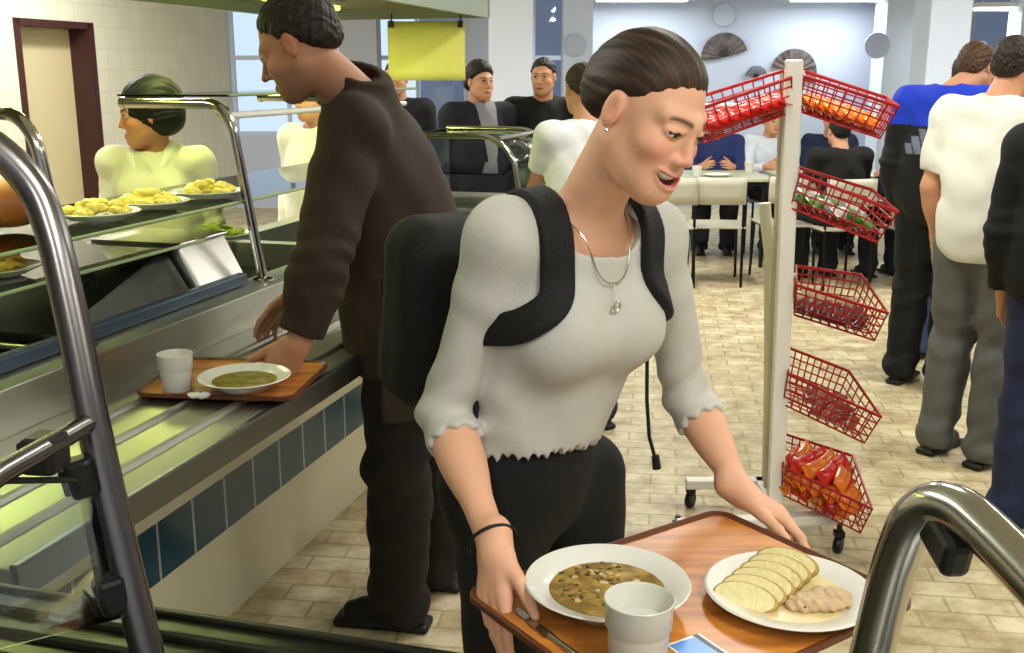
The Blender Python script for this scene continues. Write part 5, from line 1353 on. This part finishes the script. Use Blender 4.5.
def place(x, y, yaw, lab):
    T = Matrix.Translation((x, y, 0)) @ Matrix.Rotation(yaw-.1, 4, 'Z') @ Matrix.Translation((-1.16, -7.95, 0)); copy_tree(c0, T, lab)
place(1.56, 8.0, -.08, 'cream-backed chair just left of the snack rack posts'); place(2.10, 8.08, .05, 'cream-backed chair behind the snack rack posts')
place(2.45, 7.88, 0.14, 'cream-backed chair under the diner in the black jumper'); place(3.02, 7.88, .24, 'cream-backed chair under the diner in the navy top')
place(2.33, 9.70, math.pi+.17, 'cream-backed chair under the diner in the white shirt'); place(2.90, 9.73, math.pi-.03, 'cream-backed chair under the diner in the dark blue top')
place(1.86, 9.68, math.pi-.14, 'cream-backed chair under the diner in the blue sweater')
for i, (x, y, lab) in enumerate(((1.52, 8.70, 'white cup on the far table left of the rack'), (2.05, 9.15, 'white cup on the far table in front of the white-shirted diner'), (2.82, 8.60, 'white cup on the far table right of the rack'))): cup(lab, V3(x, y, .739), 1.05, china, False)
for i, (x, y, lab) in enumerate(((1.70, 8.75, 'white plate on the far table left of the rack'), (3.0, 8.62, 'white plate on the far table right of the rack'), (1.25, 8.75, 'white plate on the far table beside the woman'))): dish('plate', lab, V3(x, y, .739), .12, .02, .08, .006)
# ------------------------------------------------------------------ wall decoration
def fan(c, R, a0, a1, lab, mt, ny=-1):
    g = empty('wall_fan', c, lab, 'wall fan'); n = 22; m = MB(); c = np.array(c, float); rr = []
    for i in range(n+1):
        a = math.radians(a0+(a1-a0)*i/n); z = .012*(i % 2)
        rr.append([m.bm.verts.new(c+V3(math.cos(a)*r, -.02-z, math.sin(a)*r)) for r in (R*.30, R*.65, R)])
    for i in range(n):
        for k in range(2): m.bm.faces.new((rr[i][k], rr[i][k+1], rr[i+1][k+1], rr[i+1][k]))
    o = m.build('fan_leaf', mt, g, smooth=False); o.modifiers.new('s', 'SOLIDIFY').thickness = .003
    m = MB()
    for i in range(0, n+1, 2):
        a = math.radians(a0+(a1-a0)*i/n); m.tube([c+V3(0, -.015, 0), c+V3(math.cos(a)*R*.9, -.016, math.sin(a)*R*.9)], .005, 5)
    m.build('fan_ribs', mat('fan_rib_brown', (.25, .18, .15), .6), g)
fm = mat('patterned_fan_paper', (.40, .36, .36), .8, var=.6, vscale=9)
fan((2.46, 12.58, 1.76), .27, 15, 190, 'brown patterned half-round fan on the far wall, left one', fm)
fan((3.27, 12.58, 1.58), .27, -25, 165, 'brown patterned half-round fan on the far wall, above the rack post', fm)
fan((2.84, 12.58, 1.53), .13, 10, 170, 'small grey fan on the far wall between the two brown fans', mat('grey_fan_paper', (.50, .50, .56), .8, var=.3, vscale=12))
def wallplate(c, r, lab):
    g = empty('wall_plate', c, lab, 'wall plate'); MB().lathe([(0, 0), (r*.6, 0), (r, .02), (r*.98, .026), (r*.6, .008), (0, .008)], c, 32, np.array([(1, 0, 0), (0, 0, 1), (0, -1, 0)])).build('dish', mat('pale_blue_grey_china', (.76, .79, .88), .5), g)
wallplate((2.44, 12.60, 2.225), .13, 'round pale plate on the far wall above the left fan'); wallplate((.66, 11.60, 1.865), .12, 'round pale plate on the narrow white pillar behind the woman'); wallplate((3.96, 11.80, 1.865), .14, 'round pale plate on the pillar right of the fans')
# ------------------------------------------------------------------ camera, view
cam = bpy.data.cameras.new('camera'); cam.sensor_width = 36.; cam.lens = 1050/1024*36.; cam.clip_start = .02
co = bpy.data.objects.new('camera', cam); COL.objects.link(co)
co.location = (0, 0, 1.56); co.rotation_euler = (math.radians(90-13.5), 0, 0); sc.camera = co
sc.view_settings.view_transform = 'Standard'; sc.view_settings.look = 'None'; sc.view_settings.gamma = 1; sc.view_settings.use_curve_mapping = False
sc.view_settings.exposure = -.10
sc.cycles.use_denoising = True
sc.cycles.max_bounces = 8; sc.cycles.transparent_max_bounces = 16
